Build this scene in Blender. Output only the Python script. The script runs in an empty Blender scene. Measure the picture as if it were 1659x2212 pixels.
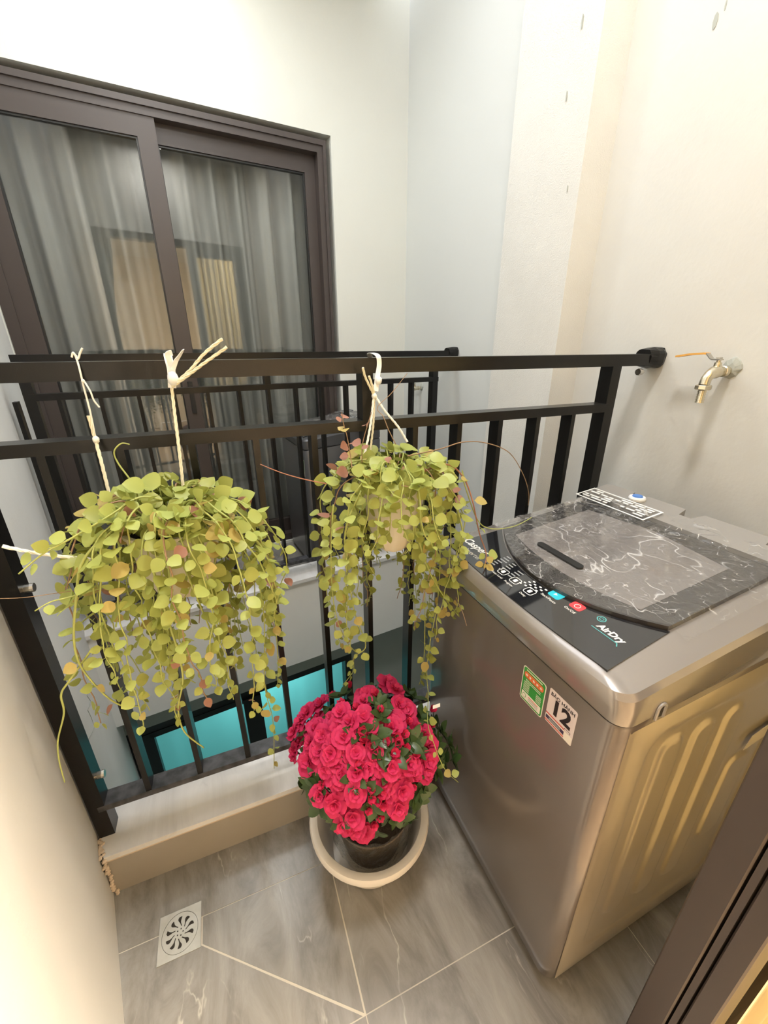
import bpy, math, random
from mathutils import Vector, Matrix, noise

# ------------------------------------------------------------------ camera
SC = bpy.context.scene
COL = SC.collection
F_PX, CX, CY, HCAM = 883.24, 829.5, 1106.0, 1.35
YAW, PITCH, ROLL = (math.radians(a) for a in (21.687, 22.089, -0.189))
_f = Vector((math.sin(YAW)*math.cos(PITCH), math.cos(YAW)*math.cos(PITCH), -math.sin(PITCH)))
_r = Vector((math.cos(YAW), -math.sin(YAW), 0))
_u = _r.cross(_f)
RT = _r*math.cos(ROLL) + _u*math.sin(ROLL)
UP = -_r*math.sin(ROLL) + _u*math.cos(ROLL)
FW = _f
CAM = Vector((0, 0, HCAM))
cam = bpy.data.cameras.new('camera')
cam.sensor_fit = 'HORIZONTAL'
cam.sensor_width = 36.0
cam.lens = 36.0*F_PX/1659.0
cam.clip_start = 0.01
camo = bpy.data.objects.new('camera', cam)
COL.objects.link(camo)
camo.matrix_world = Matrix(((RT.x, UP.x, -FW.x, 0), (RT.y, UP.y, -FW.y, 0), (RT.z, UP.z, -FW.z, HCAM), (0, 0, 0, 1)))
SC.camera = camo

# ------------------------------------------------------------------ world, exposure
SC.view_settings.view_transform = 'Standard'
SC.view_settings.look = 'None'
SC.view_settings.exposure = 0.15
SC.view_settings.gamma = 1.0
SC.view_settings.use_curve_mapping = False
W = bpy.data.worlds.new('night_sky'); SC.world = W
W.use_nodes = True
W.node_tree.nodes['Background'].inputs[0].default_value = (0.92, 0.95, 1.0, 1)
W.node_tree.nodes['Background'].inputs[1].default_value = 4.0
LAMP_NEAR, LAMP_FAR, LAMP_ROOM, LAMP_BELOW = 25.0, 10.5, 290.0, 25.0
C_NEAR, C_FAR, C_ROOM = (1.0, 0.975, 0.93), (0.95, 1.0, 0.98), (1.0, 0.86, 0.68)

# ------------------------------------------------------------------ pixel helpers (frame 1659 x 2212)
def ray(u, v): return RT*((u-CX)/F_PX) + FW - UP*((v-CY)/F_PX)
def onz(u, v, z=0.0):
    d = ray(u, v); return CAM + d*((z-HCAM)/d.z)
def ony(u, v, y):
    d = ray(u, v); return CAM + d*(y/d.y)
def onx(u, v, x):
    d = ray(u, v); return CAM + d*(x/d.x)

# the far side of the light well stands askew to our railing
B = math.radians(6.7)
EF, NF, OF = Vector((math.cos(B), math.sin(B), 0)), Vector((-math.sin(B), math.cos(B), 0)), Vector((1.30, 2.10, 0))
def far(s, d, z): return OF + EF*s + NF*d + Vector((0, 0, z))
def onfar(u, v, d):
    r = ray(u, v); t = ((OF+NF*d-CAM).dot(NF))/r.dot(NF); p = CAM + r*t
    return (p-OF).dot(EF), p.z
def xleft(y): return -0.374 - 0.246*(y-0.581)
def xright(y): return 1.26 + 0.031*(y-0.9)

# ------------------------------------------------------------------ materials
MAT = {}
def mat(name, col, rough=0.5, metal=0.0, coat=0.0, spec=0.5, var=None, bump=None, emit=None, sheen=0):
    m = bpy.data.materials.new(name); m.use_nodes = True
    nt = m.node_tree; p = nt.nodes['Principled BSDF']
    p.inputs['Base Color'].default_value = (*col, 1)
    p.inputs['Roughness'].default_value = rough
    p.inputs['Metallic'].default_value = metal
    p.inputs['Coat Weight'].default_value = coat
    p.inputs['Coat Roughness'].default_value = 0.06
    p.inputs['Specular IOR Level'].default_value = spec
    tc = nt.nodes.new('ShaderNodeTexCoord')
    if var:      # (scale, colour2, detail)
        n = nt.nodes.new('ShaderNodeTexNoise'); n.inputs['Scale'].default_value = var[0]; n.inputs['Detail'].default_value = var[2]
        r = nt.nodes.new('ShaderNodeValToRGB')
        r.color_ramp.elements[0].color = (*col, 1); r.color_ramp.elements[1].color = (*var[1], 1)
        r.color_ramp.elements[0].position = 0.35; r.color_ramp.elements[1].position = 0.68
        nt.links.new(tc.outputs['Object'], n.inputs['Vector']); nt.links.new(n.outputs['Fac'], r.inputs['Fac'])
        nt.links.new(r.outputs['Color'], p.inputs['Base Color'])
    if bump:     # list of (scale, strength, distance, detail)
        prev = None
        for sc_, st, di, de in bump:
            n = nt.nodes.new('ShaderNodeTexNoise'); n.inputs['Scale'].default_value = sc_; n.inputs['Detail'].default_value = de
            b = nt.nodes.new('ShaderNodeBump'); b.inputs['Strength'].default_value = st; b.inputs['Distance'].default_value = di
            nt.links.new(tc.outputs['Object'], n.inputs['Vector']); nt.links.new(n.outputs['Fac'], b.inputs['Height'])
            if prev: nt.links.new(prev.outputs['Normal'], b.inputs['Normal'])
            prev = b
        nt.links.new(prev.outputs['Normal'], p.inputs['Normal'])
    if emit:
        p.inputs['Emission Color'].default_value = (*emit[:3], 1); p.inputs['Emission Strength'].default_value = emit[3]
    MAT[name] = m
    return m

mat('cream_plaster', (0.70, 0.70, 0.645), 0.75, var=(1.7, (0.68, 0.675, 0.62), 3), bump=[(9, 0.25, 0.006, 3), (90, 0.25, 0.0015, 4)])
mat('near_plaster', (0.655, 0.645, 0.61), 0.72, var=(2.2, (0.63, 0.615, 0.58), 4), bump=[(7, 0.4, 0.006, 3), (70, 0.35, 0.002, 5)])
mat('pale_plaster', (0.70, 0.71, 0.69), 0.7, var=(1.2, (0.68, 0.69, 0.67), 2), bump=[(5, 0.25, 0.008, 2)])
mat('stippled_plaster', (0.73, 0.715, 0.675), 0.75, var=(5, (0.69, 0.675, 0.635), 5), bump=[(260, 0.5, 0.003, 4), (18, 0.3, 0.004, 3)])
mat('brightened_white_plaster', (0.84, 0.835, 0.81), 0.75, var=(3, (0.80, 0.79, 0.765), 4), bump=[(9, 0.3, 0.006, 3), (90, 0.3, 0.0015, 4)])  # albedo raised in place of overhead light; the well's side wall is white itself
mat('white_ceiling', (0.86, 0.86, 0.83), 0.8)
mat('grey_wall', (0.40, 0.41, 0.37), 0.7, bump=[(60, 0.2, 0.002, 3)])
mat('grout', (0.58, 0.54, 0.47), 0.85, bump=[(200, 0.4, 0.001, 3)])
mat('taupe_paint', (0.35, 0.315, 0.265), 0.38, var=(6, (0.325, 0.29, 0.24), 3), bump=[(8, 0.15, 0.003, 2)])
mat('mortar', (0.62, 0.50, 0.38), 0.9, bump=[(120, 0.8, 0.003, 4)])
mat('black_paint', (0.0065, 0.0058, 0.0052), 0.33, coat=0.1, spec=0.32, bump=[(420, 0.25, 0.0006, 2)])
mat('dusty_black_paint', (0.018, 0.018, 0.02), 0.36, var=(38, (0.09, 0.09, 0.10), 6), bump=[(300, 0.25, 0.0006, 2)])
mat('brown_aluminium', (0.058, 0.044, 0.039), 0.42, bump=[(600, 0.1, 0.0003, 2)])
mat('steel', (0.62, 0.60, 0.55), 0.28, metal=1.0, var=(30, (0.52, 0.50, 0.46), 3))
mat('drain_plate', (0.52, 0.50, 0.45), 0.38, metal=0.55, var=(25, (0.44, 0.42, 0.36), 4))
mat('dark_hole', (0.03, 0.025, 0.02), 0.9)
mat('brass_tap', (0.70, 0.64, 0.50), 0.25, metal=0.9, var=(60, (0.58, 0.52, 0.40), 3))
mat('orange_lever', (0.75, 0.38, 0.08), 0.45)
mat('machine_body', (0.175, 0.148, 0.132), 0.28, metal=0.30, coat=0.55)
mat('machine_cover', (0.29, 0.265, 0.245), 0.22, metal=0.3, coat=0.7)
mat('machine_side_warm_lit', (0.50, 0.44, 0.34), 0.30, metal=0.5, coat=0.35)  # same paint as the body, lightened and yellowed to imitate warm reflected light
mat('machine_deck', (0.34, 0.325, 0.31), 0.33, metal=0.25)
mat('panel_glass', (0.012, 0.013, 0.016), 0.05, coat=1.0)
mat('lid_frame', (0.035, 0.032, 0.032), 0.10, coat=0.8)
mat('lid_window', (0.19, 0.175, 0.17), 0.12, coat=0.8)
mat('black_plastic', (0.012, 0.012, 0.012), 0.4)
mat('white_print', (0.80, 0.80, 0.78), 0.5)
mat('grey_print', (0.30, 0.31, 0.32), 0.5)
mat('cyan_key', (0.02, 0.42, 0.52), 0.35, emit=(0.02, 0.45, 0.55, 0.25))
mat('red_key', (0.62, 0.05, 0.06), 0.35, emit=(0.7, 0.05, 0.06, 0.25))
mat('teal_print', (0.10, 0.42, 0.42), 0.5)
mat('sticker_green', (0.03, 0.28, 0.05), 0.45)
mat('sticker_orange', (0.72, 0.16, 0.05), 0.45)
mat('sticker_white', (0.80, 0.76, 0.68), 0.45)
mat('sticker_pink', (0.70, 0.62, 0.62), 0.40)
mat('ink_black', (0.012, 0.010, 0.012), 0.5)
mat('ink_red', (0.62, 0.07, 0.05), 0.5)
mat('ink_navy', (0.04, 0.025, 0.08), 0.5)
mat('cap_white', (0.85, 0.85, 0.85), 0.35)
mat('cap_blue', (0.08, 0.22, 0.60), 0.35)
mat('tape', (0.55, 0.49, 0.38), 0.4)
mat('far_machine', (0.10, 0.10, 0.105), 0.3, metal=0.3, coat=0.4)
mat('planter_cream', (0.76, 0.73, 0.64), 0.5, var=(14, (0.66, 0.60, 0.46), 3), bump=[(40, 0.15, 0.001, 3)])
mat('pot_white', (0.80, 0.755, 0.70), 0.35)
mat('nursery_pot', (0.15, 0.105, 0.065), 0.5, var=(12, (0.10, 0.072, 0.045), 3))
mat('soil', (0.035, 0.025, 0.018), 0.95, bump=[(120, 0.8, 0.004, 5)])
mat('cotton_rope', (0.82, 0.76, 0.58), 0.8, bump=[(700, 0.5, 0.0006, 2)])
mat('white_rope', (0.85, 0.83, 0.76), 0.8)
mat('white_ribbon', (0.86, 0.86, 0.86), 0.45)
mat('vine_green', (0.38, 0.42, 0.12), 0.55)
mat('vine_brown', (0.30, 0.19, 0.11), 0.6)
mat('vine_red', (0.36, 0.16, 0.10), 0.55)
mat('azalea_stem', (0.10, 0.07, 0.04), 0.7)
mat('white_laminate', (0.75, 0.72, 0.66), 0.4)
mat('room_floor', (0.45, 0.36, 0.26), 0.4)
mat('warm_wall', (0.82, 0.74, 0.60), 0.8)

def marble_mat(name, base, dark, vein, scale, rough, vs):
    m = bpy.data.materials.new(name); m.use_nodes = True
    nt = m.node_tree; p = nt.nodes['Principled BSDF']; L = nt.links.new
    tc = nt.nodes.new('ShaderNodeTexCoord')
    geo = nt.nodes.new('ShaderNodeNewGeometry')
    mp = nt.nodes.new('ShaderNodeMapping'); mp.inputs['Rotation'].default_value = (0, 0, 0.75); mp.inputs['Scale'].default_value = (1, 0.36, 1)
    L(geo.outputs['Position'], mp.inputs['Vector'])
    n = nt.nodes.new('ShaderNodeTexNoise'); n.inputs['Scale'].default_value = scale; n.inputs['Detail'].default_value = 8; n.inputs['Distortion'].default_value = 1.0; n.inputs['Roughness'].default_value = 0.7
    L(mp.outputs['Vector'], n.inputs['Vector'])
    r = nt.nodes.new('ShaderNodeValToRGB'); r.color_ramp.elements[0].position = 0.33; r.color_ramp.elements[1].position = 0.68
    r.color_ramp.elements[0].color = (*dark, 1); r.color_ramp.elements[1].color = (*base, 1)
    L(n.outputs['Fac'], r.inputs['Fac'])
    n2 = nt.nodes.new('ShaderNodeTexNoise'); n2.inputs['Scale'].default_value = vs; n2.inputs['Detail'].default_value = 5; n2.inputs['Distortion'].default_value = 0.15
    L(mp.outputs['Vector'], n2.inputs['Vector'])
    s = nt.nodes.new('ShaderNodeMath'); s.operation = 'SUBTRACT'; s.inputs[1].default_value = 0.5
    a = nt.nodes.new('ShaderNodeMath'); a.operation = 'ABSOLUTE'
    L(n2.outputs['Fac'], s.inputs[0]); L(s.outputs[0], a.inputs[0])
    vr = nt.nodes.new('ShaderNodeValToRGB'); vr.color_ramp.elements[0].position = 0.0; vr.color_ramp.elements[1].position = 0.006
    vr.color_ramp.elements[0].color = (0.55, 0.55, 0.55, 1); vr.color_ramp.elements[1].color = (0, 0, 0, 1)
    L(a.outputs[0], vr.inputs['Fac'])
    n3 = nt.nodes.new('ShaderNodeTexNoise'); n3.inputs['Scale'].default_value = scale*0.8
    L(geo.outputs['Position'], n3.inputs['Vector'])
    mr = nt.nodes.new('ShaderNodeMapRange'); mr.inputs[1].default_value = 0.5; mr.inputs[2].default_value = 0.62
    L(n3.outputs['Fac'], mr.inputs[0])
    mm = nt.nodes.new('ShaderNodeMath'); mm.operation = 'MULTIPLY'
    L(vr.outputs['Color'], mm.inputs[0]); L(mr.outputs[0], mm.inputs[1])
    mx = nt.nodes.new('ShaderNodeMix'); mx.data_type = 'RGBA'; mx.inputs['B'].default_value = (*vein, 1)
    L(mm.outputs[0], mx.inputs['Factor']); L(r.outputs['Color'], mx.inputs['A'])
    L(mx.outputs['Result'], p.inputs['Base Color'])
    p.inputs['Roughness'].default_value = rough
    MAT[name] = m
marble_mat('grey_tile', (0.325, 0.312, 0.292), (0.150, 0.138, 0.124), (0.60, 0.57, 0.51), 8.5, 0.30, 6.5)
marble_mat('white_marble', (0.80, 0.79, 0.78), (0.62, 0.61, 0.60), (0.42, 0.42, 0.42), 5, 0.22, 4)

def clear_mat(name, tint, refl, rough, bumps=None, haze=0.0, hazecol=(1, 1, 1), crease=None):
    """thin clear sheet: transparent with a fresnel mirror on top"""
    m = bpy.data.materials.new(name); m.use_nodes = True
    nt = m.node_tree; nt.nodes.clear(); L = nt.links.new
    out = nt.nodes.new('ShaderNodeOutputMaterial')
    t = nt.nodes.new('ShaderNodeBsdfTransparent'); t.inputs[0].default_value = (*tint, 1)
    g = nt.nodes.new('ShaderNodeBsdfGlossy'); g.inputs['Roughness'].default_value = rough
    fr = nt.nodes.new('ShaderNodeLayerWeight'); fr.inputs['Blend'].default_value = 0.5
    pw = nt.nodes.new('ShaderNodeMath'); pw.operation = 'POWER'; pw.inputs[1].default_value = 5.0
    f0 = ((refl-1)/(refl+1))**2
    ma = nt.nodes.new('ShaderNodeMath'); ma.operation = 'MULTIPLY_ADD'; ma.inputs[1].default_value = 1-f0; ma.inputs[2].default_value = f0
    L(fr.outputs['Facing'], pw.inputs[0]); L(pw.outputs[0], ma.inputs[0])
    mx = nt.nodes.new('ShaderNodeMixShader')
    L(ma.outputs[0], mx.inputs[0]); L(t.outputs[0], mx.inputs[1]); L(g.outputs[0], mx.inputs[2])
    last = mx
    if haze:
        d = nt.nodes.new('ShaderNodeBsdfDiffuse'); d.inputs[0].default_value = (*hazecol, 1)
        m2 = nt.nodes.new('ShaderNodeMixShader'); m2.inputs[0].default_value = haze
        L(mx.outputs[0], m2.inputs[1]); L(d.outputs[0], m2.inputs[2]); last = m2
    if crease:
        tc0 = nt.nodes.new('ShaderNodeTexCoord'); acc = None
        for sc_, thr in crease:
            n = nt.nodes.new('ShaderNodeTexNoise'); n.inputs['Scale'].default_value = sc_; n.inputs['Detail'].default_value = 2; n.inputs['Distortion'].default_value = 0.5
            mp = nt.nodes.new('ShaderNodeMapping'); mp.inputs['Scale'].default_value = (1.0, 0.7, 1.0); mp.inputs['Rotation'].default_value = (0, 0, 0.5+sc_)
            L(tc0.outputs['Object'], mp.inputs[0]); L(mp.outputs[0], n.inputs['Vector'])
            s1 = nt.nodes.new('ShaderNodeMath'); s1.operation = 'SUBTRACT'; s1.inputs[1].default_value = 0.5; L(n.outputs['Fac'], s1.inputs[0])
            s2 = nt.nodes.new('ShaderNodeMath'); s2.operation = 'ABSOLUTE'; L(s1.outputs[0], s2.inputs[0])
            s3 = nt.nodes.new('ShaderNodeMapRange'); s3.inputs[1].default_value = 0; s3.inputs[2].default_value = thr; s3.inputs[3].default_value = 1; s3.inputs[4].default_value = 0; L(s2.outputs[0], s3.inputs[0])
            g2 = nt.nodes.new('ShaderNodeTexNoise'); g2.inputs['Scale'].default_value = sc_*.8; L(tc0.outputs['Object'], g2.inputs['Vector'])
            s4 = nt.nodes.new('ShaderNodeMapRange'); s4.inputs[1].default_value = .46; s4.inputs[2].default_value = .60; L(g2.outputs['Fac'], s4.inputs[0])
            s5 = nt.nodes.new('ShaderNodeMath'); s5.operation = 'MULTIPLY'; L(s3.outputs[0], s5.inputs[0]); L(s4.outputs[0], s5.inputs[1])
            if acc is None: acc = s5
            else:
                ax = nt.nodes.new('ShaderNodeMath'); ax.operation = 'MAXIMUM'; L(acc.outputs[0], ax.inputs[0]); L(s5.outputs[0], ax.inputs[1]); acc = ax
        hz = nt.nodes.new('ShaderNodeMath'); hz.operation = 'MULTIPLY_ADD'; hz.inputs[1].default_value = 0.36; hz.inputs[2].default_value = haze
        L(acc.outputs[0], hz.inputs[0]); L(hz.outputs[0], m2.inputs[0])
    if bumps:
        tc = nt.nodes.new('ShaderNodeTexCoord'); prev = None
        for sc_, st, di in bumps:
            n = nt.nodes.new('ShaderNodeTexNoise'); n.inputs['Scale'].default_value = sc_; n.inputs['Detail'].default_value = 3; n.inputs['Distortion'].default_value = 1.2
            b = nt.nodes.new('ShaderNodeBump'); b.inputs['Strength'].default_value = st; b.inputs['Distance'].default_value = di
            L(tc.outputs['Object'], n.inputs['Vector']); L(n.outputs['Fac'], b.inputs['Height'])
            if prev: L(prev.outputs['Normal'], b.inputs['Normal'])
            prev = b
        L(prev.outputs['Normal'], g.inputs['Normal']); L(prev.outputs['Normal'], fr.inputs['Normal'])
    L(last.outputs[0], out.inputs[0])
    MAT[name] = m
clear_mat('window_glass', (0.93, 0.94, 0.93), 1.62, 0.0)
clear_mat('plastic_film', (0.98, 0.98, 0.98), 1.5, 0.12, [(30, 0.5, 0.008)], haze=0.02, crease=[(8, .010), (17, .013), (36, .014)])
clear_mat('clear_wrap', (0.93, 0.92, 0.88), 1.5, 0.12, [(18, 1.0, 0.03)], haze=0.03)

def cloth_mat(name, col, trans, tcol=None):
    m = bpy.data.materials.new(name); m.use_nodes = True
    nt = m.node_tree; nt.nodes.clear(); L = nt.links.new
    out = nt.nodes.new('ShaderNodeOutputMaterial')
    d = nt.nodes.new('ShaderNodeBsdfDiffuse'); d.inputs[0].default_value = (*col, 1)
    t = nt.nodes.new('ShaderNodeBsdfTranslucent'); t.inputs[0].default_value = (*(tcol or col), 1)
    mx = nt.nodes.new('ShaderNodeMixShader'); mx.inputs[0].default_value = trans
    L(d.outputs[0], mx.inputs[1]); L(t.outputs[0], mx.inputs[2]); L(mx.outputs[0], out.inputs[0])
    MAT[name] = m
cloth_mat('grey_curtain_cloth', (0.33, 0.326, 0.31), 0.06)
cloth_mat('cream_curtain_cloth', (0.90, 0.77, 0.48), 0.5)
cloth_mat('dark_curtain_cloth', (0.16, 0.15, 0.145), 0.1)
cloth_mat('teal_curtain_cloth', (0.12, 0.50, 0.51), 0.5)

def leaf_mat(name, c1, c2, rough=0.42, trans=0.28, spec=0.4):
    m = bpy.data.materials.new(name); m.use_nodes = True
    nt = m.node_tree; p = nt.nodes['Principled BSDF']; L = nt.links.new
    oi = nt.nodes.new('ShaderNodeObjectInfo'); tc = nt.nodes.new('ShaderNodeTexCoord')
    n = nt.nodes.new('ShaderNodeTexNoise'); n.inputs['Scale'].default_value = 40; n.inputs['Detail'].default_value = 3
    L(tc.outputs['Object'], n.inputs['Vector'])
    ad = nt.nodes.new('ShaderNodeMath'); ad.operation = 'MULTIPLY_ADD'; ad.inputs[1].default_value = 4.0
    L(n.outputs['Fac'], ad.inputs[0]); L(oi.outputs['Random'], ad.inputs[2])
    su = nt.nodes.new('ShaderNodeMath'); su.operation = 'SUBTRACT'; su.inputs[1].default_value = 0.17; su.use_clamp = True
    L(ad.outputs[0], su.inputs[0])
    mx = nt.nodes.new('ShaderNodeMix'); mx.data_type = 'RGBA'
    mx.inputs['A'].default_value = (*c1, 1); mx.inputs['B'].default_value = (*c2, 1)
    L(su.outputs[0], mx.inputs['Factor']); L(mx.outputs['Result'], p.inputs['Base Color'])
    p.inputs['Roughness'].default_value = rough; p.inputs['Specular IOR Level'].default_value = spec
    t = nt.nodes.new('ShaderNodeBsdfTranslucent'); L(mx.outputs['Result'], t.inputs[0])
    ms = nt.nodes.new('ShaderNodeMixShader'); ms.inputs[0].default_value = trans
    L(p.outputs[0], ms.inputs[1]); L(t.outputs[0], ms.inputs[2]); L(ms.outputs[0], nt.nodes['Material Output'].inputs[0])
    MAT[name] = m
leaf_mat('leaf_lime', (0.56, 0.58, 0.18), (0.43, 0.49, 0.135))
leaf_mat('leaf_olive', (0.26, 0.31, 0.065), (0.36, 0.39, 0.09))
leaf_mat('leaf_gold', (0.52, 0.45, 0.12), (0.50, 0.40, 0.13))
leaf_mat('leaf_pink', (0.46, 0.29, 0.17), (0.40, 0.20, 0.15))
leaf_mat('leaf_dark', (0.022, 0.048, 0.016), (0.045, 0.085, 0.025), rough=0.32, trans=0.1, spec=0.5)
leaf_mat('petal_pink', (0.54, 0.013, 0.085), (0.68, 0.04, 0.15), rough=0.55, trans=0.22, spec=0.2)
leaf_mat('petal_bud', (0.58, 0.014, 0.075), (0.68, 0.035, 0.12), rough=0.5, trans=0.2, spec=0.25)

# ------------------------------------------------------------------ object helpers
WM = {}
def link(o, parent=None, M=None):
    COL.objects.link(o)
    M = M or Matrix.Identity(4)
    if parent is not None:
        o.parent = parent
        o.matrix_basis = M
        WM[o.name] = WM[parent.name] @ M
    else:
        o.matrix_basis = M
        WM[o.name] = M.copy()
    return o
def tag(o, label, cat, group=None, kind=None):
    o['label'] = label
    if kind: o['kind'] = kind
    if cat: o['category'] = cat
    if group: o['group'] = group
    return o
def thing(name, label, cat, loc=(0, 0, 0), rz=0.0, group=None, kind=None):
    o = bpy.data.objects.new(name, None); o.empty_display_size = 0.05
    link(o, None, Matrix.Translation(loc) @ Matrix.Rotation(rz, 4, 'Z'))
    return tag(o, label, cat, group, kind)

class MB:
    def __init__(s): s.v = []; s.f = []
    def add(s, vs, fs):
        k = len(s.v); s.v += [Vector(p) for p in vs]; s.f += [tuple(i+k for i in f) for f in fs]; return s
    def box(s, a, b):
        x0, y0, z0 = a; x1, y1, z1 = b
        return s.add([(x0,y0,z0),(x1,y0,z0),(x1,y1,z0),(x0,y1,z0),(x0,y0,z1),(x1,y0,z1),(x1,y1,z1),(x0,y1,z1)],
                     [(0,3,2,1),(4,5,6,7),(0,1,5,4),(1,2,6,5),(2,3,7,6),(3,0,4,7)])
    def bbox(s, a, b, r):
        """box with chamfered edges"""
        x0, y0, z0 = a; x1, y1, z1 = b
        r = min(r, (x1-x0)*.45, (y1-y0)*.45, (z1-z0)*.45)
        L = []
        for z, i in ((z0, r), (z0+r, 0), (z1-r, 0), (z1, r)):
            X0, X1, Y0, Y1 = x0+i, x1-i, y0+i, y1-i
            L.append([(X0+r*.6,Y0,z),(X1-r*.6,Y0,z),(X1,Y0+r*.6,z),(X1,Y1-r*.6,z),(X1-r*.6,Y1,z),(X0+r*.6,Y1,z),(X0,Y1-r*.6,z),(X0,Y0+r*.6,z)])
        return s.loft(L)
    def obox(s, o, ex, ey, ez):
        """box from corner o with edge vectors"""
        o, ex, ey, ez = (Vector(q) for q in (o, ex, ey, ez))
        return s.add([o,o+ex,o+ex+ey,o+ey,o+ez,o+ex+ez,o+ex+ey+ez,o+ey+ez],
                     [(0,3,2,1),(4,5,6,7),(0,1,5,4),(1,2,6,5),(2,3,7,6),(3,0,4,7)])
    def loft(s, loops, cap0=True, cap1=True, close=True):
        n = len(loops[0]); vs = [p for l in loops for p in l]; fs = []
        for i in range(len(loops)-1):
            for j in range(n if close else n-1):
                k = (j+1) % n
                fs.append((i*n+j, i*n+k, (i+1)*n+k, (i+1)*n+j))
        if cap0: fs.append(tuple(range(n-1, -1, -1)))
        if cap1: fs.append(tuple(range((len(loops)-1)*n, len(loops)*n)))
        return s.add(vs, fs)
    def prism(s, poly, zb, zt):
        fb = zb if callable(zb) else (lambda x, y: zb); ft = zt if callable(zt) else (lambda x, y: zt)
        return s.loft([[(x, y, fb(x, y)) for x, y in poly], [(x, y, ft(x, y)) for x, y in poly]])
    def lathe(s, prof, c, n=32, cap0=True, cap1=True):
        c = Vector(c)
        return s.loft([[c+Vector((r*math.cos(2*math.pi*j/n), r*math.sin(2*math.pi*j/n), z)) for j in range(n)] for r, z in prof], cap0, cap1)
    def tube(s, pts, r, n=6, caps=True):
        pts = [Vector(p) for p in pts]; L = []
        t0 = (pts[1]-pts[0]).normalized(); a = t0.orthogonal().normalized()
        for i, p in enumerate(pts):
            t = (pts[min(i+1, len(pts)-1)]-pts[max(i-1, 0)])
            t = t.normalized() if t.length > 1e-9 else t0
            a = a - t*a.dot(t); a = a.normalized() if a.length > 1e-6 else t.orthogonal().normalized()
            b = t.cross(a); rr = r[i] if isinstance(r, (list, tuple)) else r
            L.append([p + (a*math.cos(2*math.pi*j/n)+b*math.sin(2*math.pi*j/n))*rr for j in range(n)])
        return s.loft(L, caps, caps)
    def grid(s, fn, nu, nv):
        vs = [fn(i/nu, j/nv) for j in range(nv+1) for i in range(nu+1)]
        fs = [(j*(nu+1)+i, j*(nu+1)+i+1, (j+1)*(nu+1)+i+1, (j+1)*(nu+1)+i) for j in range(nv) for i in range(nu)]
        return s.add(vs, fs)
    def mesh(s, name, m, smooth=False, angle=None):
        me = bpy.data.meshes.new(name); me.from_pydata([tuple(p) for p in s.v], [], s.f); me.validate(); me.update()
        if m: me.materials.append(MAT[m])
        if smooth:
            me.polygons.foreach_set('use_smooth', [True]*len(me.polygons))
            if angle: me.set_sharp_from_angle(angle=math.radians(angle))
        return me
    def build(s, name, m, parent=None, smooth=False, angle=35, local=False, label=None, kind=None):
        """world coordinates unless local"""
        if parent is not None and not local:
            inv = WM[parent.name].inverted(); s.v = [inv @ p for p in s.v]
        o = bpy.data.objects.new(name, s.mesh(name, m, smooth, angle))
        link(o, parent)
        if label: o['label'] = label
        if kind: o['kind'] = kind
        return o

def smoothpath(P, k=6):
    P = [Vector(p) for p in P]; out = []
    for i in range(len(P)-1):
        p0, p1, p2, p3 = P[max(i-1, 0)], P[i], P[i+1], P[min(i+2, len(P)-1)]
        for j in range(k):
            t = j/k
            out.append(0.5*((2*p1)+(p2-p0)*t+(2*p0-5*p1+4*p2-p3)*t*t+(3*p1-p0-3*p2+p3)*t**3))
    out.append(P[-1]); return out
def rrect(x0, x1, y0, y1, r, nc=6, ne=8, bow=0.0):
    """rounded rectangle, counter-clockwise; bow pushes the x0 side outwards"""
    P = []
    cs = [(x1-r, y0+r, -90), (x1-r, y1-r, 0), (x0+r, y1-r, 90), (x0+r, y0+r, 180)]
    for q, (cx, cy, a0) in enumerate(cs):
        for i in range(nc+1):
            a = math.radians(a0+90*i/nc); P.append([cx+r*math.cos(a), cy+r*math.sin(a)])
        nx = cs[(q+1) % 4]; a = math.radians(nx[2]); e = (nx[0]+r*math.cos(a), nx[1]+r*math.sin(a)); b = P[-1]
        for i in range(1, ne): P.append([b[0]+(e[0]-b[0])*i/ne, b[1]+(e[1]-b[1])*i/ne])
    if bow:
        for p in P:
            w = max(0.0, 1-(p[0]-x0)/0.12); t = (2*p[1]-y0-y1)/(y1-y0); p[0] -= bow*(1-t*t)*w
    return [tuple(p) for p in P]
def text_mesh(s, size, bold=0.0, align='CENTER', shear=0.0):
    cu = bpy.data.curves.new('lettering', 'FONT'); cu.body = s; cu.size = size; cu.align_x = align; cu.align_y = 'CENTER'
    cu.offset = bold; cu.shear = shear; cu.resolution_u = 3; cu.extrude = 0.00012
    o = bpy.data.objects.new('lettering_source', cu); COL.objects.link(o)
    dg = bpy.context.evaluated_depsgraph_get()
    me = bpy.data.meshes.new_from_object(o.evaluated_get(dg))
    bpy.data.objects.remove(o); bpy.data.curves.remove(cu)
    return me
def place_text(s, size, parent, M, m, name='lettering', bold=0.0, shear=0.0, align='CENTER'):
    me = text_mesh(s, size, bold, align, shear); me.materials.clear(); me.materials.append(MAT[m])
    o = bpy.data.objects.new(name, me); link(o, parent, M); return o
def struct(o, label):
    o['kind'] = 'structure'; o['label'] = label; return o

# ================================================================== SETTING
ZC, ZB = 3.16, -2.7          # balcony ceiling, bottom of the light well
YD = 0.168                   # outer face of our door wall
DF = 0.80                    # far wall behind the far balcony
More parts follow.
